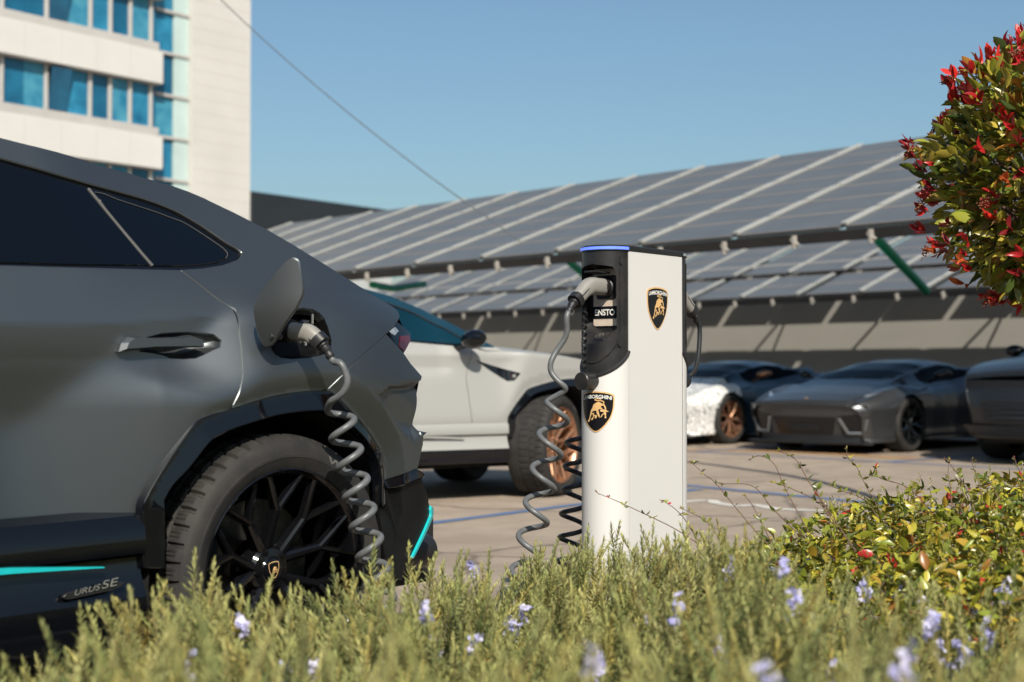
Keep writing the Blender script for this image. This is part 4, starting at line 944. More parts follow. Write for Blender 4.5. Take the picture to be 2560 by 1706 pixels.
# ================================================================== solar canopies
M['pv'] = pbr('solar_cells', (.092, .100, .108), .5, var=.10, vscale=1.5, spec=.4, coat=.15, bump=0)
M['pv'].node_tree.nodes['Principled BSDF'].inputs['Coat Roughness'].default_value = .38
M['pframe'] = pbr('panel_frame_tan', (.26, .22, .18), .6, var=.1, vscale=2); M['alu'] = pbr('rail_aluminium', (.33, .33, .31), .55, metal=.0, var=.08, vscale=2); M['steel_dark'] = pbr('dark_steel', (.018, .018, .019), .55, var=.3, vscale=2)
M['green'] = pbr('green_paint', (.006, .34, .17), .45, var=.08, vscale=3); M['clamp'] = pbr('clamp_grey', (.38, .35, .31), .5, metal=.4, var=.2, vscale=9)
SLP = math.atan(.362)
def canopy(label, P0, s_lo, s_hi, phase, rows, ph, gap_row, open_every, rz_z):
    """local x: along d_c reversed (to the right and towards the camera), local y: across, uphill"""
    ang = math.atan2(-d_c[1], -d_c[0]); o = thing('solar_canopy', label, 'solar canopy', (P0[0], P0[1], 0), ang, 'solar canopies over the car park')
    pitch = 1.62; c, s = math.cos(SLP), math.sin(SLP)
    def pt(x, v, w=0): return (x, v * c - w * s, rz_z + v * s + w * c)
    def slab(mbx, x0, x1, v0, v1, w0, w1, m=0):
        mbx.prism([(x0, v0), (x1, v0), (x1, v1), (x0, v1)], w0, w1, pt, m)
    L_ = rows * ph + (.34 if gap_row else 0); k = 0; x = -phase + math.ceil((s_lo + phase) / pitch) * pitch
    xs = [xx for xx in np.arange(-40, 40) * pitch - phase if -s_hi <= xx <= -s_lo]
    def vrow(r): return r * ph + (.34 if gap_row and r >= gap_row else 0)
    for i in range(len(xs) - 1):
        op = open_every and i % open_every == 0
        a = xs[i] + (.20 if op else .045); b = xs[i + 1] - (.0 if (open_every and (i + 1) % open_every == 0) else .045)
        q = MB(); [slab(q, a, b, vrow(r) + .012, vrow(r) + ph - .012, 0, .04) for r in range(rows)]
        fr = q.out('solar_panel', M['pv'], o, smooth=False)
        e = MB()
        for r in range(rows):
            slab(e, a, b, vrow(r) + .004, vrow(r) + .022, .0405, .043); slab(e, a, b, vrow(r) + ph - .022, vrow(r) + ph - .004, .0405, .043)
        e.out('panel_frame', M['pframe'], fr, smooth=False)
        if not op or True:
            for grp in ([range(rows)] if not gap_row else [range(gap_row), range(gap_row, rows)]):
                q = MB(); xa_, xb_ = xs[i] - (.045 if not op else .09), xs[i] + (.045 if not op else -.004)
                slab(q, xa_ + .004, xb_ - .004, vrow(grp[0]) + .05, vrow(grp[-1]) + ph - .02, .044, .062)
                for r in grp: slab(q, xa_, xb_, vrow(r) + .05, vrow(r) + ph - .02, .0445, .075)
                q.out('rail', M['alu'], o, smooth=False)
    lo, hi = xs[0], xs[-1]
    q = MB(); q.V = []; slab(q, lo, hi, -.02, .05, -.135, -.01); q.out('edge_beam', M['steel_dark'], o, smooth=False)
    for v in (L_ * .30, L_ * .68):
        q = MB(); slab(q, lo, hi, v - .06, v + .06, -.16, -.04); q.out('purlin', M['steel_dark'], o, smooth=False)
    for i, xx in enumerate(np.arange(lo + .4, hi, 1.08)):
        q = MB(); q.tube([pt(xx, -.06, -.17), pt(xx, -.045, -.09), pt(xx, -.02, -.02)], .038, 8); q.tube([pt(xx - .04, -.05, -.06), pt(xx + .07, -.06, -.13)], .02, 6); q.out('clamp', M['clamp'], o)
    return o, pt, xs, L_
P1 = np.array([4.10, 16.5, 0]); P2 = np.array([5.29, 33., 0])
def s2x(s): return -s
can1, pt1, xs1, L1 = canopy('nearer long sloping solar canopy, its dark lower edge just above the pillar', P1, -7, 21, 1.93, 7, .80, 0, 0, 2.67)
can2, pt2, xs2, L2 = canopy('farther sloping solar canopy seen beneath the nearer one', P2, -15, 19, .0, 6, .80, 2, 2, 2.67)
def strut(can, pt, x, foot_v, mat, name, top_v, x2=None, foot_z=0., r=.06):
    q = MB(); a = np.array(pt(x, top_v, -.1)); f = np.array([x if x2 is None else x2, foot_v, foot_z]); q.tube([a, f], r, 10); return q.out(name, mat, can)
w2c1 = lambda P: np.array([-(np.array(P) - P1) @ d_c, (np.array(P) - P1) @ p_c, P[2]])
# posts and slanting green struts of the nearer canopy
for pxx in (1500, 1640, 800, 2900):
    q_ = pxx; rr_ = ray(q_, 900); k_ = rr_[0] / rr_[1]; B_ = P1 + p_c * 3.6; s_ = (B_[0] - k_ * B_[1]) / (k_ * d_c[1] - d_c[0]); strut(can1, pt1, -s_, 3.6, M['steel_dark'], 'post', 3.6, r=.08)
def gstrut(pa, pb, ya, yb, name='green_strut'):
    a, b = w2c1(at(*pa, ya)), w2c1(at(*pb, yb)); q = MB(); q.tube([a, b], .062, 10); q.out(name, M['green'], can1)
gstrut((2186, 590), (2316, 728), 17.6, 20.2); gstrut((1424, 655), (1500, 720), 21.9, 24.5)
gstrut((985, 722), (1060, 710), 26., 27.4); gstrut((930, 712), (985, 722), 25., 26.)
w2c2 = lambda P: np.array([-(np.array(P) - P2) @ d_c, (np.array(P) - P2) @ p_c, P[2]])
for xx in (-9.5, -3., 3.5, 10.):
    q = MB(); q.tube([(xx, 3.5, 0), (xx, 3.5, 3.8)], .07, 10); q.out('post', M['steel_dark'], can2)
# truss members in the open strip of the farther canopy
xa = list(np.arange(xs2[0] + .7, xs2[-1], 2.9)); 
for i, xx in enumerate(xa):
    q = MB(); v0, v1 = 2 * .8 - .02, 2 * .8 + .36; q.tube([pt2(xx - .16, v0, .0), pt2(xx + .02, v1, .0)], .035, 6)
    if i % 3 != 1: q.tube([pt2(xx + .42, v0, .0), pt2(xx + .22, v1, .0)], .03, 6)
    q.out('truss_brace', M['steel_dark'], can2)
# white wall under the farther canopy
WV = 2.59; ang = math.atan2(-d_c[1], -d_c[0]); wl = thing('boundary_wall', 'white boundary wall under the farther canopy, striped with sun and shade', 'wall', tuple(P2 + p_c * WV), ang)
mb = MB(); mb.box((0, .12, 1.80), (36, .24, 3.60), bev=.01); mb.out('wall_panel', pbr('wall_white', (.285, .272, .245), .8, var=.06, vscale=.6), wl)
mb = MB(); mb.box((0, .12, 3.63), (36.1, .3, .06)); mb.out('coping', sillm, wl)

# unseen dark sheet added between the canopies to cut bounce onto the wall
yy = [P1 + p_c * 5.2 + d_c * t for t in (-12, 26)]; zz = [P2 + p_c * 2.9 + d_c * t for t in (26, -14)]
tag(mk('bounce_absorber', [(p[0], p[1], .003) for p in yy + zz], [(0, 1, 2, 3)], pbr('absorber_dark', (.045, .044, .043), .85, var=.3, vscale=1.5), smooth=False), kind='structure')
# overhead cable
a, b = at(470, -80, 19.), at(1300, 602, 15.5); mid = (a + b) / 2 - np.array([.0, 0, .16])
oc = MB(); oc.tube(smooth_path([a, a * .75 + b * .25 - np.array([0, 0, .12]), mid, a * .25 + b * .75 - np.array([0, 0, .12]), b], 10), .0075, 6)
tag(oc.out('overhead_cable', pbr('cable_steel', (.10, .11, .12), .5, var=.1, vscale=5)), 'thin overhead cable slanting down across the blue sky', 'cable')

# ================================================================== parked cars
SKIP = ('charging_flap', 'charging_port')
def lid(car, mat):
    V, Fc, N = panel(PORT, F, .03, thick=.02, ch=.002); mk('fuel_lid', V, Fc, mat, car, True, None, None, N)
white = pbr('car_paint_white', (.27, .268, .255), .5, var=.03, vscale=400, metal=.0, coat=.15); bronze = pbr('wheel_rim_bronze', (.42, .22, .13), .28, metal=.75, var=.1, vscale=20)
tealglass = pbr('teal_glass', (.002, .022, .036), .03, spec=.4, var=.3, vscale=1.5); dkpaint = pbr('car_paint_black', (.018, .019, .021), .35, metal=.4, var=.05, vscale=200, coat=.3); bluroof = pbr('roof_blue_black', (.006, .03, .05), .2, coat=.5, var=.05, vscale=5)
whm = {M['paint'].name: white, M['rim'].name: bronze, M['glass'].name: tealglass, M['teal'].name: white, 'roof_paint': bluroof, 'skirt_black': white}
AW = 31.; rzw = R(180 + AW); fw = np.array([math.cos(R(AW)), math.sin(R(AW)), 0]); nw = np.array([math.sin(R(AW)), -math.cos(R(AW)), 0])
hub = at(1405, 1110, 11.4); wo = hub - fw * 3.0 - nw * .97; wo[2] = 0
ws_ = copy_tree(suv, None, whm, SKIP); ws_.location = tuple(wo); ws_.rotation_euler = (0, 0, rzw); lid(ws_, white)
tag(ws_, 'white sport utility car with bronze wheels parked behind the dark one', 'car', 'sport utility cars in the car park'); tag(suv, group='sport utility cars in the car park')
for ch in ws_.children:
    if ch.name.startswith('wheel') and ch.type == 'EMPTY' and ch.location.x < -2:
        ch.rotation_euler.z += R(33)
for ch in ws_.children:
    if ch.name.startswith('body'): pass
dsv = copy_tree(suv, None, {M['paint'].name: dkpaint, 'roof_paint': dkpaint, M['teal'].name: M['gloss_black']}, SKIP); lid(dsv, dkpaint)
ROW = R(45.); g0 = on_ground(2018, 1131); g00 = on_ground(2080, 1124)
tag(dsv, 'black sport utility car at the end of the row, facing the camera', 'car')

blade = pbr('intake_blade_grey', (.22, .23, .24), .35, metal=.6, var=.05, vscale=30)
def make_sports(label, paint, rimm, glassm, roofm):
    """low wedge sports car; x runs back from the nose, y to its right, z up"""
    car = thing('sports_car', label, 'car', (0, 0, 0), 0., 'low sports cars parked under the canopy')
    L_ = 4.55
    def lerp(x, T): return np.interp(x, [t[0] for t in T], [t[1] for t in T])
    cz = [(0, .60), (.06, .64), (.4, .74), (.9, .845), (1.15, .90), (1.5, 1.02), (1.9, 1.115), (2.3, 1.16), (2.7, 1.15), (3.2, 1.06), (3.8, .96), (4.4, .93), (4.55, .90)]
    ez = [(0, .56), (.1, .62), (.5, .75), (.9, .815), (1.2, .82), (1.7, .80), (2.3, .83), (2.9, .92), (3.4, .97), (4.0, .95), (4.55, .90)]
    wd_ = [(0, .80), (.05, .87), (.25, .945), (.6, .98), (1.1, .975), (1.6, .93), (2.2, .93), (2.9, 1.0), (3.6, 1.015), (4.3, .98), (4.55, .93)]
    def section(x):
        c, e, w = lerp(x, cz), lerp(x, ez), lerp(x, wd_); k = float(sm(x, 1.1, 1.9) * (1 - sm(x, 2.9, 3.9)))
        roof_h = .60 - .02 * k
        pts = [(0, c), (.30, c - .006), (roof_h * .92, c - .035 * k - .015), (roof_h + .03, c - .075 * k - .02 * (1 - k)), (.74 * w, e + (.03 + .10 * k) * (c - e > .1) + .0), (.86 * w, e + .01), (.95 * w, e - .05), (.985 * w, e - .14), (w, .55 + .1 * (e - .7)), (.975 * w, .42), (.955 * w, .30), (.95 * w, .18), (.80, .13), (0, .13)]
        return pts
    xs = np.unique(np.r_[np.linspace(0, .3, 8), np.linspace(.3, L_, 86)]); G = []
    for x in xs:
        S = np.array(section(x)); d = np.r_[0, np.cumsum(np.linalg.norm(np.diff(S, axis=0), axis=1))]
        tt = np.linspace(0, len(S) - 1, 66); cs = smooth_path(np.c_[S, S[:, 0] * 0], 5)[:, :2]; y = np.interp(tt, np.linspace(0, len(S) - 1, len(cs)), cs[:, 0]); z = np.interp(tt, np.linspace(0, len(S) - 1, len(cs)), cs[:, 1])
        # the lower lip runs back: the nose leans forward at mid height
        nose = .10 * (1 - sm(x, 0, .6)) * np.clip((.45 - z) / .3, -.6, 1); 
        row = [(x + nose[j] + (.16 * (abs(y[j]) / .9) ** 3) * (1 - float(sm(x, 0, 1.2))), y[j], z[j]) for j in range(len(tt))]; G.append(row)
    G = np.array(G); V0, F0, N0 = gridsurf(G, (0, 1, .5)); n = G.shape[1]
    fx = [( -0, )]; keep, glass_w, glass_s = [], [], []
    ax = (.98, 3.62); 
    for f in F0:
        c = V0[list(f)].mean(0)
        if any((c[0] - a) ** 2 + (c[2] - .34) ** 2 < .375 ** 2 and c[1] > .6 and c[2] < .8 for a in ax): continue
        e = lerp(c[0], ez); cc = lerp(c[0], cz)
        if 1.18 + .10 * (c[1] / .6) ** 2 < c[0] < 2.02 and c[1] < .60 - .04 and c[2] > .86: glass_w.append(f)
        elif 1.62 < c[0] < 3.05 and c[2] > e + .055 and .56 < c[1] and c[2] < cc - .075 - .05 * (c[0] > 2.6): glass_s.append(f)
        else: keep.append(f)
    q = NM(); q.add(V0, keep, N0, mirror=True)
    cap = np.array(G[0]); k = len(cap); ctr = np.array([.0 + cap[:, 0].mean(), 0, .38])
    q.out('body', paint, car)
    def sub(nm, fs, mat, mir):
        if not fs: return
        ids = sorted({i for f in fs for i in f}); mp = {a: b for b, a in enumerate(ids)}; V = V0[ids] + N0[ids] * .004; N = N0[ids]; Fc = [tuple(mp[i] for i in f) for f in fs]
        if mir == 2: qq = NM().add(V, Fc, N, mirror=True); return qq.out(nm, mat, car)
        if mir: V = V * [1, -1, 1]; N = N * [1, -1, 1]; Fc = [f[::-1] for f in Fc]
        mk(nm, V, Fc, mat, car, True, None, None, N)
    sub('windscreen', glass_w, glassm, 2); sub('side_window', glass_s, glassm, 0); sub('side_window', glass_s, glassm, 1)
    # nose face
    fb = NM(); rows = []
    zs = np.linspace(.60, .13, 12)
    for z in zs:
        row = []
        for j in range(25):
            s = -1 + j / 12; w = .845 if z > .2 else .82; y = s * w
            row.append((.055 + .10 * min(1, max(-.6, (.45 - z) / .3)) + .155 * abs(y / .9) ** 3 - .03 * (1 - abs(s) ** 3), y, z))
        rows.append(row)
    fb.add(*gridsurf(rows, (-1, 0, 0))); fb.out('front_bumper', paint, car)
    def nose_x(y, z): return .055 + .10 * min(1, max(-.6, (.45 - z) / .3)) + .155 * abs(y / .9) ** 3 - .03 * (1 - abs(y / .845) ** 3)
    def decal(nm, poly, mat, lift=.008, th=.02):
        q = MB(); v, t, lp = fill(poly, .05); q.add([(nose_x(y, z) - lift, y, z) for y, z in v], [tuple(k_) if np.cross(v[k_[1]] - v[k_[0]], v[k_[2]] - v[k_[0]]) < 0 else tuple(k_[::-1]) for k_ in t])
        lp = lp[0]; m = len(lp); q.add([(nose_x(y, z) - lift, y, z) for y, z in lp] + [(nose_x(y, z) + th, y, z) for y, z in lp], [(i, (i + 1) % m, m + (i + 1) % m, m + i) for i in range(m)]); return q.out(nm, mat, car, sharp=30)
    decal('air_intake', [(-.38, .235), (.38, .235), (.46, .44), (-.46, .44)], M['emblem_black']); decal('number_plate', [(-.20, .27), (.20, .27), (.20, .36), (-.20, .36)], M['dark'], .02)
    for sg in (-1, 1):
        decal('air_intake', [(sg * y, z) for y, z in [(.50, .23), (.74, .25), (.80, .40), (.72, .48), (.50, .46)]], M['emblem_black'])
        q = MB()
        for a_, b_ in (((.50, .43), (.58, .25)), ((.58, .25), (.76, .25)), ((.76, .25), (.82, .42))): q.tube([(nose_x(y, z) - .012, sg * y, z) for y, z in [(a_[0] + (b_[0] - a_[0]) * t, a_[1] + (b_[1] - a_[1]) * t) for t in np.linspace(0, 1, 5)]], .018, 6)
        q.out('intake_blade', blade, car)
        q = MB(); hl = []
        for (x_, y_) in [(.20, .56), (.30, .72), (.52, .86), (.62, .90), (.50, .80), (.34, .62)]: hl.append((x_, y_))
        def hz(x_, y_):
            i = int(np.argmin(abs(xs - max(0, x_ - .1)))); row = G[i]; top = row[:40]; j = int(np.argmin(abs(top[:, 1] - y_))); return top[j, 2] + .012
        m = len(hl); q.add([(x_, sg * y_, hz(x_, y_)) for x_, y_ in hl] + [(x_, sg * y_, hz(x_, y_) - .03) for x_, y_ in hl], [tuple(range(m)) if sg > 0 else tuple(range(m))[::-1]] + [(i, (i + 1) % m, m + (i + 1) % m, m + i) for i in range(m)]); q.out('headlight', M['clear'], car)
        q = MB(); V = []; nn = 14; mm = 9
        for i in range(mm):
            t = i / (mm - 1); rr = math.sin(math.pi * (.05 + .9 * t)) ** .5
            for j in range(nn): a = 2 * math.pi * j / nn; V.append((1.62 + .07 * rr * math.cos(a) + .06 * t, sg * (.93 + .19 * t), .955 + .055 * rr * math.sin(a) + .02 * t))
        q.add(V, [(i * nn + j, i * nn + (j + 1) % nn, (i + 1) * nn + (j + 1) % nn, (i + 1) * nn + j) for i in range(mm - 1) for j in range(nn)] + [tuple(range(nn)), tuple(range((mm - 1) * nn, mm * nn))]); q.tube([(1.70, sg * .80, .86), (1.66, sg * .98, .94)], .022, 6); q.out('side_mirror', roofm, car)
        for a in ax:
            ln = MB(); Vl = []; nl = 24
            for i in range(nl + 1):
                th = math.pi * i / nl * 1.2 - .3
                for rr, y in ((.385, .93), (.385, .55), (.02, .55)): Vl.append((a + rr * math.cos(th), sg * y, .34 + rr * math.sin(th)))
            ln.add(Vl, [(i * 3 + j, i * 3 + j + 1, i * 3 + j + 4, i * 3 + j + 3) for i in range(nl) for j in range(2)]); ln.out('wheel_liner', M['dark'], car)
            w = bpy.data.objects.new('wheel', None); COL.objects.link(w); w.parent = car; w.location = (a, sg * .95, .345)
            q = MB(); q.lathe([(.25, -.0), (.275, .01), (.31, .01), (.335, -.012), (.345, -.05), (.345, -.24), (.30, -.27), (.25, -.26)], 56); q.V = [(v[0], v[1] * sg, v[2]) for v in q.V]; q.out('tyre', M['rubber'], w, sharp=30)
            q = MB(); q.lathe([(.25, -.005), (.256, .004), (.24, 0), (.235, -.2)], 48)
            for k_ in range(7):
                A = 2 * math.pi * k_ / 7
                for s2 in (-1, 1): q.tube([(.04 * math.cos(A), -.035, .04 * math.sin(A)), (.15 * math.cos(A + s2 * .08), -.018, .15 * math.sin(A + s2 * .08)), (.245 * math.cos(A + s2 * .2), -.004, .245 * math.sin(A + s2 * .2))], .013, 6)
            q.lathe([(0, -.03), (.05, -.03), (.06, -.05)], 24); q.V = [(v[0], v[1] * sg, v[2]) for v in q.V]; q.out('rim', rimm, w)
    q = MB(); q.add(*[(lambda V, Fc: (V, Fc))(*sweep([(nose_x(y, .15) - .05, y, .125) for y in np.linspace(-.86, .86, 25)], .10, 8, True, .016, (0, 0, 1)))][0]); q.out('splitter', M['plastic'], car)
    q = MB(); q.lathe([(0, .004), (.03, .003), (.034, 0)], 20, axis='z'); q.V = [(v[0] + .115, v[1], v[2] + .668) for v in q.V]; q.out('hood_badge', M['gold'], car)
    rr_ = NM(); rows = [[(4.55 - .02 + .05 * (1 - abs(s) ** 3), s * lerp(4.55, wd_) * .985, z) for s in np.linspace(-1, 1, 15)] for z in np.linspace(.9, .14, 8)]; rr_.add(*gridsurf(rows, (1, 0, 0))); rr_.out('rear_panel', M['plastic'], car)
    q = MB(); q.box((2.35, 0, .33), (3.6, 1.1, .36)); q.box((2.3, 0, .64), (1.7, 1.4, .3)); q.out('chassis', M['dark'], car)
    return car
greyp = pbr('sports_grey_paint', (.08, .084, .09), .36, metal=.7, var=.05, vscale=300, coat=.25); blk = pbr('sports_black_paint', (.006, .007, .008), .25, coat=.3, var=.1, vscale=50)
dglass = pbr('dark_screen_glass', (.002, .0025, .003), .12, spec=.03, rvar=.02, vscale=4)
def camo():
    m = bpy.data.materials.new('swirl_wrap_shaded_rear'); m.use_nodes = True; nt = m.node_tree; N = nt.nodes; L = nt.links; b = N['Principled BSDF']
    tc = N.new('ShaderNodeTexCoord'); nz = N.new('ShaderNodeTexNoise'); nz.inputs['Scale'].default_value = 5.; nz.inputs['Detail'].default_value = 2.; nz.inputs['Distortion'].default_value = 3.5; L.new(tc.outputs['Object'], nz.inputs['Vector'])
    r = N.new('ShaderNodeValToRGB'); e = r.color_ramp.elements; e[0].position = .30; e[0].color = (.03, .03, .035, 1); e[1].position = .36; e[1].color = (.78, .77, .75, 1)
    for p, c in ((.43, .78), (.46, .05), (.485, .05), (.51, .76), (.60, .8), (.63, .05), (.67, .78)): x = e.new(p); x.color = (c, c, c * .98, 1)
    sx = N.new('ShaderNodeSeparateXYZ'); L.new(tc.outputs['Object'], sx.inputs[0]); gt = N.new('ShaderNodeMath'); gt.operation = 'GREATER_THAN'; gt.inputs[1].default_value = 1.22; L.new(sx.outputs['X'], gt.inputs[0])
    mx = N.new('ShaderNodeMixRGB'); L.new(gt.outputs[0], mx.inputs[0]); mx.inputs[2].default_value = (.012, .035, .06, 1); L.new(r.outputs['Color'], mx.inputs[1])  # wrap darkened behind the front axle: canopy shade put into the colour
    L.new(nz.outputs['Fac'], r.inputs['Fac']); L.new(mx.outputs[0], b.inputs['Base Color']); b.inputs['Roughness'].default_value = .35; b.inputs['Coat Weight'].default_value = .3; return m
sp = make_sports('matt grey low sports car with a gold nose badge', greyp, blk, dglass, blk)
def place_row(o, shift, back=0.):
    p = g0 - d_c * 0 + (-d_c) * shift + p_c * back; o.location = (p[0], p[1], 0); o.rotation_euler = (0, 0, ROW)
place_row(sp, 0, -.12)
sc_ = copy_tree(sp, None, {greyp.name: camo(), blk.name: bronze}); tag(sc_, 'sports car in a white and black swirl wrap beside the pillar', 'car'); place_row(sc_, -2.75, -.2)
sb = copy_tree(sp, None, {greyp.name: blk}); tag(sb, 'black sports car mostly hidden between the swirl-wrapped and the grey one', 'car'); sb.rotation_euler = (0, 0, ROW); p_ = g0 + d_c * 1.2 + p_c * 6.2; sb.location = (p_[0], p_[1], 0)
# the black SUV: its nose at x = -4.05, facing the same way
pd = g00 + (-d_c) * 3.15 + p_c * (4.05 - 1.2); dsv.location = (pd[0], pd[1], 0); dsv.rotation_euler = (0, 0, ROW)

# unseen tree-like screen added behind the camera: blocks low sky, darkens the cars' reflections
NW = 160; Vw, Tw = [], []
for i in range(NW):
    a = R(-160 + 140 * i / (NW - 1)); rr = 22 + 2.2 * math.sin(i * .9) + 1.5 * math.sin(i * 2.3)
    for j in range(14):
        t = j / 13; h = 8.5 + 1.6 * math.sin(i * .55) + 1.1 * math.sin(i * 1.7 + 1)
        q_ = rr + 1.6 * math.sin(j * 1.1 + i * .7) * (1 - t) + 2.5 * t * t + .6 * math.sin(i * 3.1 + j * 2.7); Vw.append((q_ * math.cos(a), q_ * math.sin(a), h * t ** .9))
sky_blocker = mk('sky_blocker', Vw, [(i * 14 + j, (i + 1) * 14 + j, (i + 1) * 14 + j + 1, i * 14 + j + 1)[::-1] for i in range(NW - 1) for j in range(13)], pbr('sky_blocker_green', (.035, .045, .015), .9, var=.7, vscale=1.6, bump=.8, bscale=5), smooth=True, sharp=None)
tag(sky_blocker, 'unseen dark green tree-like screen added behind the camera to block low sky', 'sky_blocker', kind='stuff')
# ================================================================== planting
def big_mesh(name, V, Q, tint, mat, parent=None):
    """large quad mesh from arrays, with a colour per vertex (each leaf its own colour)"""
    V = np.asarray(V, np.float32); Q = np.asarray(Q, np.int32); k = Q.shape[1]
    me = bpy.data.meshes.new(name); me.vertices.add(len(V)); me.vertices.foreach_set('co', V.ravel())
    me.loops.add(Q.size); me.loops.foreach_set('vertex_index', Q.ravel())
    me.polygons.add(len(Q)); me.polygons.foreach_set('loop_start', np.arange(len(Q), dtype=np.int32) * k); me.polygons.foreach_set('loop_total', np.full(len(Q), k, np.int32))
    me.update(calc_edges=True)
    if tint is not None:
        a = me.attributes.new('tint', 'FLOAT_COLOR', 'POINT'); T = np.ones((len(V), 4), np.float32); T[:, :3] = tint; a.data.foreach_set('color', T.ravel())
    return link_mesh(name, me, mat, parent)
def frames(D, roll):
    """orthonormal frames (n,3,3) with columns side, dir, normal; D unit directions"""
    D = D / np.linalg.norm(D, axis=1)[:, None]; up = np.where(np.abs(D[:, 2:3]) > .95, [[1., 0, 0]], [[0, 0, 1.]])
    S = np.cross(D, up); S /= np.linalg.norm(S, axis=1)[:, None]; N = np.cross(S, D)
    c, s = np.cos(roll)[:, None], np.sin(roll)[:, None]; S2 = S * c + N * s; N2 = N * c - S * s
    return np.stack([S2, D, N2], 2)
def instance(V, Q, fr, pos, scale):
    """copies of a small quad mesh at many frames, merged"""
    n = len(pos); W = np.einsum('nij,vj->nvi', fr, V) * scale[:, None, None] + pos[:, None, :]
    QQ = Q[None] + (np.arange(n) * len(V))[:, None, None]
    return W.reshape(-1, 3), QQ.reshape(-1, Q.shape[1])

LEAF = leaf_mat('leaf', .42, .25); NEEDLE = leaf_mat('needle_leaf', .55, .25, .35); GLOSSL = leaf_mat('glossy_leaf', .30, .22, .5); STEM = pbr('twig_bark', (.13, .075, .05), .7, var=.3, vscale=60); PETAL = leaf_mat('petal', .6, .35, .2)
# ---- rosemary ------------------------------------------------------------------
def sprig(seed, L_=.34, n=190):
    """one upright rosemary shoot along +y: needles round a stem; returns V, Q, rel height"""
    g = np.random.default_rng(seed); V = []; Q = []; H = []
    bend = g.normal(0, .05, 2)
    def axis(t): return np.array([bend[0] * t * t, t * L_, bend[1] * t * t])
    for i in range(6):                                      # stem
        t = i / 5; c = axis(t); r_ = .0016 * (1 - .6 * t)
        for k in range(3): a = k * 2.094; V.append(c + [r_ * math.cos(a), 0, r_ * math.sin(a)]); H.append(-1)
    for i in range(5):
        for k in range(3): Q.append((i * 3 + k, i * 3 + (k + 1) % 3, i * 3 + 3 + (k + 1) % 3, i * 3 + 3 + k))
    for i in range(n):
        t = .12 + .88 * (i + g.random()) / n; c = axis(t); a = i * 2.39996 + g.normal(0, .3)
        el = np.interp(t, [.1, .8, 1.], [.30, .62, 1.30]) + g.normal(0, .25)       # up-angle of the needle
        ln = np.interp(t, [.1, .5, .85, 1.], [.021, .023, .019, .010]) * g.uniform(.8, 1.25); wd = .0015
        d = np.array([math.cos(a) * math.cos(el), math.sin(el), math.sin(a) * math.cos(el)]); s = np.cross(d, [0, 1, 0]); s /= np.linalg.norm(s) + 1e-9
        mid = c + d * ln * .55 + np.array([0, -.0008, 0]); tip = c + d * ln
        k = len(V); V += [c - s * wd * .6, c + s * wd * .6, mid + s * wd, mid - s * wd, tip + s * wd * .3, tip - s * wd * .3]; H += [t] * 6
        Q += [(k, k + 1, k + 2, k + 3), (k + 3, k + 2, k + 4, k + 5)]
    return np.array(V), np.array(Q), np.array(H)
SPR = [sprig(100 + k) for k in range(8)]
# upper outline of the hedge in the photograph (2353-px frame) -> the height the shoots reach
PROF = np.array([(-400, 1620), (0, 1500), (70, 1455), (140, 1490), (240, 1415), (330, 1375), (450, 1325), (560, 1310), (640, 1345), (780, 1310), (870, 1285), (950, 1305), (1000, 1268), (1100, 1258), (1180, 1268), (1260, 1238), (1380, 1215), (1480, 1205), (1560, 1198), (1650, 1188), (1710, 1215), (1800, 1275), (1900, 1312), (2000, 1325), (2100, 1340), (2353, 1330), (2800, 1330)])
def hedge_top(X, Y):
    px = (X / Y * FPX + 1280) / 1.0880; py = np.interp(px, PROF[:, 0], PROF[:, 1]) * 1.0880
    return CAMH - (py - 929) / FPX * Y
n = 3000; Yb = 4.0
Y = 1.95 + (4.5 - 1.95) * rng.random(n * 4) ** .8; X = (rng.random(n * 4) * 2 - 1) * 1.75
px = X / Y * FPX + 1280
# the bed: its back edge runs in front of the car on the left and the pillar in the middle
back = np.interp(px, [-600, 0, 300, 700, 1000, 1350, 1560, 1750, 1950, 2200, 2600, 3200], [2.5, 2.85, 3.0, 3.3, 3.75, 4.35, 4.45, 4.0, 3.55, 3.3, 3.2, 3.1])
thin = .5 + .5 * np.sin(X * 12.7 + 2.1 * np.sin(Y * 9.1)) * np.sin(Y * 11.3 + 1.7 * np.sin(X * 8.3))
ok = (rng.random(len(X)) < .30 + .85 * thin) & (Y < back) & (px > -520) & (px < 3100); X, Y, back = X[ok][:n], Y[ok][:n], back[ok][:n]; n = len(X)
rel = (back - Y)                                            # distance in front of the back edge
top = hedge_top(X, np.maximum(back - .03, 2.0)) + .015
clump = .5 + .5 * np.sin(X * 9.1 + 1.3 * np.sin(Y * 7.3)) * np.cos(Y * 8.7 + X * 2.1)
H = top - rng.random(n) ** 1.2 * .20 - .06 * clump - .03 * np.clip(rel, 0, 2) + .02
ex = rng.random(n) < .14; H[ex] += rng.random(ex.sum()) * .06
L_ = .34; lean = rng.normal(0, .17, (n, 2)); lean[:, 0] += .10 * np.sin(X * 3.3 + Y * 2); D = np.stack([lean[:, 0], lean[:, 1] - .02, np.ones(n)], 1)
nn_ = 70; fx = rng.uniform(150, 2500, nn_); fY = rng.uniform(1.35, 1.95, nn_); fpy = rng.uniform(1600, 1720, nn_) - 60 * (rng.random(nn_) < .3)
left = px[ok][:n] < 900; D[left, 0] -= .18 * rng.random(left.sum())
Dn = D / np.linalg.norm(D, axis=1)[:, None]; sc = rng.uniform(.85, 1.25, n)
tipz = H; base = np.stack([X, Y, tipz], 1) - Dn * (L_ * sc)[:, None]
xb = (fx - 1280) / FPX * fY; nb_ = np.stack([xb, fY, CAMH - (fpy - 929) / FPX * fY], 1); dnb = np.stack([rng.normal(0, .12, nn_), rng.normal(0, .1, nn_), np.ones(nn_)], 1); scb = rng.uniform(.9, 1.2, nn_)
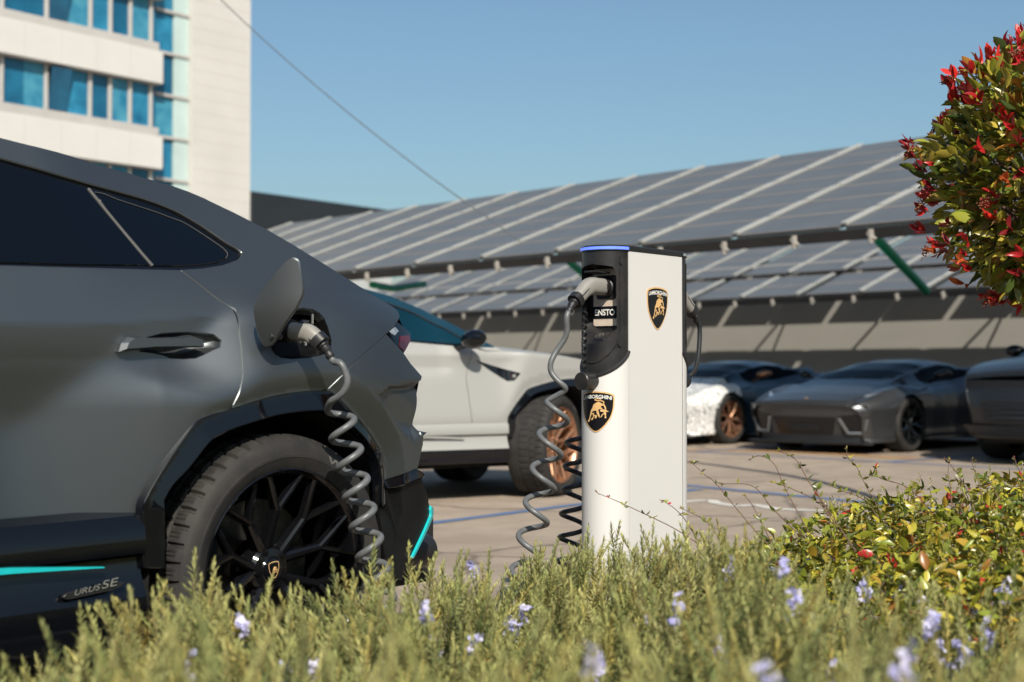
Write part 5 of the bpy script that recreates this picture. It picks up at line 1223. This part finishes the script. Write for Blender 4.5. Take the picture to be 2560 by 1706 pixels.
D = np.vstack([D, dnb]); Dn = D / np.linalg.norm(D, axis=1)[:, None]; sc = np.r_[sc, scb]; base = np.vstack([base, nb_ - Dn[n:] * (L_ * scb)[:, None]]); n += nn_
fr = frames(D, rng.random(n) * 6.28)
ros = thing('rosemary_hedge', 'flowering rosemary hedge across the foreground, in front of the dark car', 'hedge', (0, 3.2, 0)); off = np.array([0, 3.2, 0])
cols = np.array([(.25, .265, .085), (.35, .34, .12), (.16, .20, .065), (.40, .37, .155), (.28, .285, .115), (.36, .29, .08), (.11, .145, .05)])
VV, QQ, TT, k = [], [], [], 0; kind = rng.integers(0, 8, n)
for j, (sv, sq, sh) in enumerate(SPR):
    m = np.where(kind == j)[0]; W, q = instance(sv, sq, fr[m], base[m] - off, sc[m])
    c = cols[rng.integers(0, len(cols), len(m))] * rng.uniform(.85, 1.35, (len(m), 1)); t = np.repeat(c[:, None, :], len(sv), 1)
    hh = sh[None, :, None]; young = np.array([.46, .46, .18]); t = np.where(hh < 0, np.array([.26, .16, .08]), t + (young - t) * np.clip((hh - .75) / .25, 0, 1) * .55)
    jit = np.repeat(rng.uniform(.7, 1.3, (len(m), (len(sv) - 18) // 6)), 6, axis=1); t[:, 18:, :] *= jit[:, :, None]
    VV.append(W); QQ.append(q + k); TT.append(t.reshape(-1, 3)); k += len(W)
big_mesh('foliage', np.vstack(VV), np.vstack(QQ), np.vstack(TT), NEEDLE, ros)
# woody stems under the shoots
mb = MB()
for i in rng.integers(0, n, 420):
    a = base[i] + Dn[i] * .10; b = np.array([a[0] + rng.normal(0, .06), a[1] + rng.normal(0, .06), .02]); mb.tube([b - off, (a * .5 + b * .5) - off + rng.normal(0, .015, 3), a - off], [.0055, .004, .0022], 5, cap=False)
mb.out('stem', STEM, ros)
# flowers: small two-lipped lavender blossoms in loose clusters near the shoot tips
def blossom():
    V = []; Q = []
    for (a, w, l, up) in ((0, .0034, .0085, .25), (.9, .0026, .0065, .5), (-.9, .0026, .0065, .5), (3.1, .003, .007, .8), (2.2, .002, .005, 1.0), (-2.2, .002, .005, 1.0)):
        d = np.array([math.sin(a) * math.cos(up), math.cos(a) * math.cos(up), math.sin(up)]); s = np.array([math.cos(a), -math.sin(a), 0]); k_ = len(V)
        V += [-s * w * .3, s * w * .3, d * l * .6 + s * w, d * l * .6 - s * w, d * l + s * w * .5 - [0, 0, .001], d * l - s * w * .5 - [0, 0, .001]]; Q += [(k_, k_ + 1, k_ + 2, k_ + 3), (k_ + 3, k_ + 2, k_ + 4, k_ + 5)]
    return np.array(V), np.array(Q)
bv, bq = blossom(); P = []
FLW = [(480, 1612), (545, 1480), (610, 1500), (660, 1530), (735, 1518), (985, 1395), (1000, 1460), (1060, 1465), (1100, 1470), (1165, 1405), (1180, 1420), (1195, 1440), (1210, 1395), (1215, 1520), (1240, 1535), (1260, 1528), (1360, 1490), (1365, 1510), (1410, 1530), (1560, 1395), (1820, 1350), (1835, 1360), (1800, 1300), (1600, 1320), (1650, 1480), (1690, 1300), (1860, 1420), (1905, 1510), (2110, 1395), (2125, 1415), (2140, 1440), (2190, 1470), (2200, 1500), (2215, 1480), (2255, 1430), (2080, 1470), (2160, 1530), (2335, 1400), (2290, 1330), (430, 1540), (570, 1420), (900, 1420), (1480, 1440), (1530, 1545), (680, 1545), (870, 1520), (1990, 1330), (2050, 1550), (1750, 1540), (330, 1600), (1090, 1250), (2330, 1530)]
for (fx, fy) in FLW:
    X0, Y0 = fx * 1.088, fy * 1.088; best = None
    # sits on the shoot tip that is seen closest to that spot
    tp = base + Dn * (L_ * sc)[:, None]; qx = tp[:, 0] / tp[:, 1] * FPX + 1280; qy = 929 - (tp[:, 2] - CAMH) / tp[:, 1] * FPX
    i = int(np.argmin((qx - X0) ** 2 + ((qy - Y0 + 14)) ** 2))
    for _ in range(rng.integers(9, 20)):
        P.append(tp[i] - Dn[i] * rng.uniform(.005, .055) + rng.normal(0, .006, 3) + np.array([0, -.008, 0]))
P = np.array(P); m = len(P); D2 = np.stack([rng.normal(0, .7, m), rng.normal(-.5, .5, m), rng.normal(.5, .5, m)], 1)
W, q = instance(bv, bq, frames(D2, rng.random(m) * 6.28), P - off, rng.uniform(1.2, 1.9, m)); c = np.array([(.62, .60, .80), (.74, .72, .86), (.48, .47, .75)])[rng.integers(0, 3, m)]
o = big_mesh('blossom', W, q, np.repeat(c, len(bv), 0), PETAL, ros); o['kind'] = 'stuff'

# ---- leaves ---------------------------------------------------------------------
def leaf_shape(w=.42, fold=.10, curl=.12, n=5):
    V = []; Q = []
    prof = [(0, .05), (.15, .55), (.4, 1.), (.68, .82), (.88, .42), (1., .04)]
    for t, k_ in prof:
        z = -curl * (t - .35) ** 2; V += [(-w * .5 * k_, t, z + fold * k_ * w), (0, t, z), (w * .5 * k_, t, z + fold * k_ * w)]
    for i in range(len(prof) - 1):
        for j in (0, 1): a = i * 3 + j; Q.append((a, a + 1, a + 4, a + 3))
    return np.array(V), np.array(Q)
LF = [leaf_shape(.46, .25, .3), leaf_shape(.40, .45, .5), leaf_shape(.50, .12, .1), leaf_shape(.36, .35, -.2)]
def leaves(pos, D, roll, size, col):
    VV, QQ, TT, k = [], [], [], 0; kd = rng.integers(0, len(LF), len(pos)); fr = frames(D, roll)
    for j, (v, q) in enumerate(LF):
        m = np.where(kd == j)[0]
        if not len(m): continue
        W, qq = instance(v, q, fr[m], pos[m], size[m]); VV.append(W); QQ.append(qq + k); k += len(W); TT.append(np.repeat(col[m], len(v), 0))
    return np.vstack(VV), np.vstack(QQ), np.vstack(TT)
# ---- low spreading shrub on the right ---------------------------------------------
PR2 = np.array([(1640, 1300), (1700, 1250), (1760, 1218), (1830, 1202), (1900, 1185), (2000, 1158), (2080, 1138), (2150, 1128), (2250, 1112), (2353, 1100), (2700, 1085)])
shr = thing('low_shrub', 'low spreading green shrub with yellowing and red leaves and long arching shoots', 'shrub', (1.7, 4.4, 0)); so_ = np.array([1.7, 4.4, 0])
def shrub_top(X, Y):
    """height of the mound: reaches the photographed outline at its far edge and falls towards the camera"""
    px = (X / Y * FPX + 1280) / 1.088; py = np.interp(px, PR2[:, 0], PR2[:, 1]) * 1.088
    far = CAMH - (py - 929) / FPX * 4.95
    return far - .05 * np.clip(4.95 - Y, 0, 2) ** 1.3 - .10 * np.clip((.85 - X) / .35, 0, 1) ** 2
n2 = 10500; Y2 = 3.05 + 2.05 * rng.random(n2 * 2); X2 = .50 + 2.5 * rng.random(n2 * 2)
px2 = X2 / Y2 * FPX + 1280; ok = (px2 > 1700 + 55 * np.sin(Y2 * 5)) & (px2 < 3000) & (X2 > .55) & (((X2 - 1.75) / 1.3) ** 4 + ((Y2 - 4.05) / 1.02) ** 4 < 1 + .25 * np.sin(X2 * 7) * np.cos(Y2 * 6)); X2, Y2 = X2[ok][:n2], Y2[ok][:n2]; n2 = len(X2)
lump = .035 * np.sin(X2 * 11 + 2 * np.sin(Y2 * 6)) * np.sin(Y2 * 9.5 + 1.7 * X2) + .02 * np.sin(X2 * 23) * np.sin(Y2 * 19)
dp = rng.random(n2) ** 1.6 * .22; Z2 = shrub_top(X2, Y2) + lump - dp - .01
pos = np.stack([X2, Y2, Z2], 1); D = np.stack([rng.normal(0, .9, n2), rng.normal(-.35, .8, n2), rng.normal(.35, .45, n2)], 1)
gc = np.array([(.27, .28, .03), (.17, .20, .025), (.40, .35, .04), (.08, .11, .02), (.17, .17, .035), (.38, .29, .04), (.42, .27, .035), (.34, .14, .03), (.45, .03, .03)])
w = np.array([.22, .18, .20, .10, .08, .10, .055, .03, .025]); col = gc[rng.choice(len(gc), n2, p=w / w.sum())] * rng.uniform(.75, 1.2, (n2, 1))
size = rng.uniform(.030, .058, n2) * np.where(rng.random(n2) < .3, .6, 1)
W, q, t = leaves(pos - so_, D, rng.normal(0, .6, n2), size, col); big_mesh('foliage', W, q, t, GLOSSL, shr)
mb = MB()
for i in rng.integers(0, n2, 260):
    a = pos[i]; b = a + np.array([rng.normal(.05, .10), rng.normal(0, .10), -.14 - .2 * rng.random()]); mb.tube([b - so_, (a + b) / 2 - so_ + rng.normal(0, .01, 3), a - so_], [.0028, .002, .0012], 5, cap=False)
mb.out('branch', STEM, shr)
# long arching shoots, each with its own few leaves
SH = [[(1980, 1420), (1890, 1330), (1790, 1210), (1765, 1190), (1728, 1156)], [(2060, 1400), (2010, 1310), (1960, 1215), (1935, 1160), (1900, 1140), (1872, 1150)], [(2140, 1380), (2080, 1290), (2020, 1200), (1990, 1150), (1955, 1130), (1950, 1125)], [(2230, 1330), (2190, 1260), (2160, 1205), (2140, 1165), (2120, 1145), (2116, 1120)], [(2330, 1280), (2270, 1220), (2200, 1195), (2190, 1170), (2180, 1190), (2178, 1185)], [(2440, 1290), (2420, 1230), (2390, 1180), (2365, 1148)], [(2460, 1260), (2445, 1200), (2432, 1165), (2430, 1145)], [(2560, 1250), (2560, 1200), (2545, 1170), (2535, 1145)], [(2380, 1270), (2375, 1215), (2370, 1190), (2372, 1150)], [(1850, 1420), (1800, 1350), (1760, 1300), (1700, 1270)], [(1990, 1330), (1930, 1270), (1880, 1215), (1800, 1210)], [(2100, 1330), (2050, 1260), (1985, 1225), (1930, 1205)], [(1800, 1400), (1700, 1330), (1600, 1280), (1530, 1248), (1490, 1232)], [(1760, 1380), (1720, 1310), (1690, 1275), (1658, 1253)], [(2200, 1300), (2160, 1250), (2100, 1225), (2075, 1212)], [(2500, 1255), (2480, 1215), (2462, 1195)], [(1930, 1360), (1905, 1310), (1880, 1262), (1862, 1240)], [(2290, 1270), (2285, 1240), (2280, 1215)], [(2070, 1290), (2050, 1250), (2042, 1220)], [(2410, 1240), (2402, 1205), (2398, 1180)]]
lp, ld, ls, lc = [], [], [], []
for si, S in enumerate(SH):
    Y0 = 4.25 + .35 * math.sin(si * 2.3) if S[0][0] > 1850 else 4.3
    P = smooth_path([at(x, y, Y0 + .06 * i) for i, (x, y) in enumerate(S)], 6); r0 = np.linspace(.0020, .0009, len(P)); mb = MB(); mb.tube(P - so_, r0, 5)
    mb.out('shoot', STEM, shr)
    for i in range(2, len(P)):
        if rng.random() < (.55 if i < len(P) * .6 else .4):
            for sg in (-1, 1):
                if rng.random() < .7:
                    lp.append(P[i]); ld.append(np.array([rng.normal(0, .6) + sg * .6, rng.normal(-.2, .4), .5 + rng.normal(0, .3)])); ls.append(rng.uniform(.010, .026)); lc.append(gc[rng.choice([0, 1, 2, 3, 4, 4, 3, 8 if rng.random() < .2 else 1])])
    for _ in range(4): lp.append(P[-1] - (P[-1] - P[-2]) * rng.random()); ld.append(P[-1] - P[-2] + rng.normal(0, .006, 3)); ls.append(rng.uniform(.008, .016)); lc.append(np.array([.24, .20, .05]) if rng.random() < .6 else np.array([.18, .06, .04]))
# spiky young tips all over the mound
for _ in range(420):
    i = rng.integers(0, n2); p = pos[i] + [0, 0, dp[i] + rng.uniform(0, .02)]; d = np.array([rng.normal(0, .25), rng.normal(0, .25), 1])
    for k_ in range(4): lp.append(p + d * .010 * k_); ld.append(d + rng.normal(0, .35, 3)); ls.append(rng.uniform(.008, .017)); lc.append(np.array([.22, .21, .045]) * rng.uniform(.7, 1.2))
lp = np.array(lp); W, q, t = leaves(lp - so_, np.array(ld), rng.random(len(lp)) * 6.28, np.array(ls), np.array(lc)); o = big_mesh('shoot_leaf', W, q, t, GLOSSL, shr); o['kind'] = 'stuff'

# ---- red-tipped tree on the right ---------------------------------------------------
TC = at(2700, 454, 5.15); TR = np.array([.525, .525, .515])
tree = thing('red_tipped_tree', 'clipped round tree with glossy green leaves and red young shoots', 'tree', (TC[0], TC[1], 0)); to = np.array([TC[0], TC[1], 0])
def crown_r(u):
    """lumpy radius over direction u"""
    return 1 + .09 * np.sin(5 * u[:, 0] + 3 * u[:, 2]) * np.cos(4 * u[:, 1] - 2 * u[:, 2]) + .06 * np.sin(11 * u[:, 2] + 7 * u[:, 0]) - .10 * np.clip(-u[:, 2], 0, 1) * 0
nt_ = 5600; u = rng.normal(0, 1, (nt_, 3)); u /= np.linalg.norm(u, axis=1)[:, None]; rad = 1 - .42 * rng.random(nt_) ** 1.4
shape = np.where(u[:, 2:3] < 0, np.array([[.92, .92, .95]]), np.array([[1., 1., 1.02]]))
pos = TC + u * TR * (crown_r(u) * rad)[:, None] * shape - to
D = u * .9 + rng.normal(0, .55, (nt_, 3)) + np.array([0, 0, .12]); 
tg = np.array([(.22, .23, .025), (.34, .29, .04), (.12, .15, .02), (.05, .075, .015), (.42, .33, .05), (.26, .19, .04), (.42, .18, .035)]); wt = np.array([.22, .22, .16, .12, .14, .08, .07])
col = tg[rng.choice(7, nt_, p=wt / wt.sum())] * rng.uniform(.75, 1.2, (nt_, 1))
W, q, t = leaves(pos, D, rng.normal(0, .8, nt_), rng.uniform(.05, .085, nt_), col); cr = big_mesh('crown', W, q, t, GLOSSL, tree)
# red shoots: rosettes of upright young leaves, denser towards the top and the rim
P, D, S, C = [], [], [], []; FP = []
for _ in range(380):
    v = rng.normal(0, 1, 3); v[2] += .35; v /= np.linalg.norm(v); p = TC + v * TR * float(crown_r(v[None])[0]) * (.97 + .09 * rng.random()) - to
    ax_ = v * .7 + np.array([0, 0, .5]); ax_ /= np.linalg.norm(ax_); kk = rng.integers(3, 7); c = np.array([(.38, .016, .018), (.52, .028, .020), (.20, .012, .015), (.46, .10, .03)])[rng.choice(4, p=[.4, .25, .25, .1])]
    for k_ in range(kk): P.append(p + ax_ * .006 * k_); D.append(ax_ + rng.normal(0, .42, 3)); S.append(rng.uniform(.03, .062)); C.append(c * rng.uniform(.7, 1.25))
    if rng.random() < .22: FP.append((p + ax_ * .02, ax_))
P = np.array(P); W, q, t = leaves(P, np.array(D), rng.random(len(P)) * 6.28, np.array(S), np.array(C)); o = big_mesh('red_shoot', W, q, t, GLOSSL, tree); o['kind'] = 'stuff'
# flat clusters of brownish-red buds
bp_, bd_ = [], []
for p, a in FP:
    for _ in range(46): v = rng.normal(0, 1, 3); bp_.append(p + a * (.018 + .012 * rng.random()) + (v - a * (v @ a)) * .013); bd_.append(rng.normal(0, 1, 3))
cubev = np.array([(-.5, -.5, -.5), (.5, -.5, -.5), (.5, .5, -.5), (-.5, .5, -.5), (-.5, -.5, .5), (.5, -.5, .5), (.5, .5, .5), (-.5, .5, .5)]); cubev = np.sign(cubev) * .42; cubeq = np.array([(0, 3, 2, 1), (4, 5, 6, 7), (0, 1, 5, 4), (1, 2, 6, 5), (2, 3, 7, 6), (3, 0, 4, 7)])
bp_ = np.array(bp_); W, q = instance(cubev, cubeq, frames(np.array(bd_), rng.random(len(bp_)) * 6), bp_, rng.uniform(.004, .006, len(bp_))); c = np.array([(.30, .09, .05), (.22, .05, .03), (.34, .15, .06)])[rng.integers(0, 3, len(bp_))]
o = big_mesh('bud_cluster', W, q, np.repeat(c, 8, 0), LEAF, tree); o['kind'] = 'stuff'
mb = MB(); zb = TC[2] - .46
mb.tube([(0, 0, 0), (.01, .0, .5), (-.01, .01, zb), (0, 0, zb + .25)], [.035, .030, .027, .02], 12)
for k_ in range(46):
    v = rng.normal(0, 1, 3); v[2] = abs(v[2]) * .8 - .15; v /= np.linalg.norm(v); e = np.array([0, 0, TC[2]]) + v * TR * .86; s_ = np.array([0, 0, zb + .05 + .25 * rng.random()]); mid = (e + s_) / 2 + rng.normal(0, .04, 3) - [0, 0, .02]
    mb.tube(smooth_path([s_, mid, e], 4), np.linspace(.011, .003, 9), 6)
mb.out('trunk', STEM, tree)

# ---- planting bed under it all ----------------------------------------------------
soil = pbr('soil', (.05, .034, .022), .95, var=.5, vscale=14, bump=.6, bscale=60)
bedP = [(-4.2, 1.2), (5.5, 1.2), (5.5, 4.9), (2.6, 5.2), (1.2, 4.85), (.55, 4.6), (.2, 4.25), (-.35, 3.7), (-.95, 3.05), (-4.2, 2.2)]
tag(mk('planting_bed', [(x, y, .03) for x, y in bedP], [tuple(range(len(bedP)))], soil, smooth=False), kind='structure')
kb = MB()
for i in range(2, len(bedP) - 1):
    a, b = np.array(bedP[i]), np.array(bedP[i + 1]); d = b - a; l = np.linalg.norm(d); an = math.atan2(d[1], d[0]); c = (a + b) / 2; kb.box((c[0], c[1], .06), (l + .02, .10, .12), rot=Matrix.Rotation(an, 3, 'Z'), bev=.01)
tag(kb.out('kerb', pbr('kerb_concrete', (.32, .30, .27), .85, var=.15, vscale=5, bump=.2, bscale=80)), kind='structure')
# ================================================================== sun, sky, camera
SUN_EL = R(40.); SUN_AZ = R(10.)      # the sun stands behind the camera, slightly to its right
S_DIR = Vector((math.sin(SUN_AZ) * math.cos(SUN_EL), -math.cos(SUN_AZ) * math.cos(SUN_EL), math.sin(SUN_EL)))
sd = bpy.data.lights.new('sun', 'SUN'); sd.energy = 5.0; sd.angle = R(.55); sd.color = (1.0, .93, .82)
so = bpy.data.objects.new('sun', sd); COL.objects.link(so); so.rotation_euler = S_DIR.to_track_quat('Z', 'Y').to_euler()
wd = bpy.data.worlds.new('World'); SC.world = wd; wd.use_nodes = True
nt = wd.node_tree; sk = nt.nodes.new('ShaderNodeTexSky'); sk.sky_type = 'NISHITA'; sk.sun_disc = False
sk.sun_elevation = SUN_EL; sk.sun_rotation = math.pi - SUN_AZ; sk.air_density = 1.15; sk.dust_density = 2.4; sk.ozone_density = 2.2; sk.altitude = 50
tn = nt.nodes.new('ShaderNodeMixRGB'); tn.blend_type = 'MULTIPLY'; tn.inputs[0].default_value = 1; tn.inputs[2].default_value = (.87, 1.02, 1.05, 1)
nt.links.new(sk.outputs[0], tn.inputs[1]); nt.links.new(tn.outputs[0], nt.nodes['Background'].inputs['Color']); nt.nodes['Background'].inputs['Strength'].default_value = .084
cd = bpy.data.cameras.new('camera'); cam = bpy.data.objects.new('camera', cd); COL.objects.link(cam); SC.camera = cam
cam.location = (0, 0, CAMH); cam.rotation_euler = (math.pi / 2 + PIT, 0, 0)
cd.lens = 50; cd.sensor_width = 36; cd.clip_start = .05; cd.clip_end = 3000
cd.dof.use_dof = True; cd.dof.focus_distance = 4.85; cd.dof.aperture_fstop = 2.8; cd.dof.aperture_blades = 9
SC.view_settings.view_transform = 'Standard'; SC.view_settings.look = 'None'; SC.view_settings.exposure = .35; SC.view_settings.gamma = 1
SC.render.film_transparent = False
SC.cycles.max_bounces = 8; SC.cycles.use_denoising = True
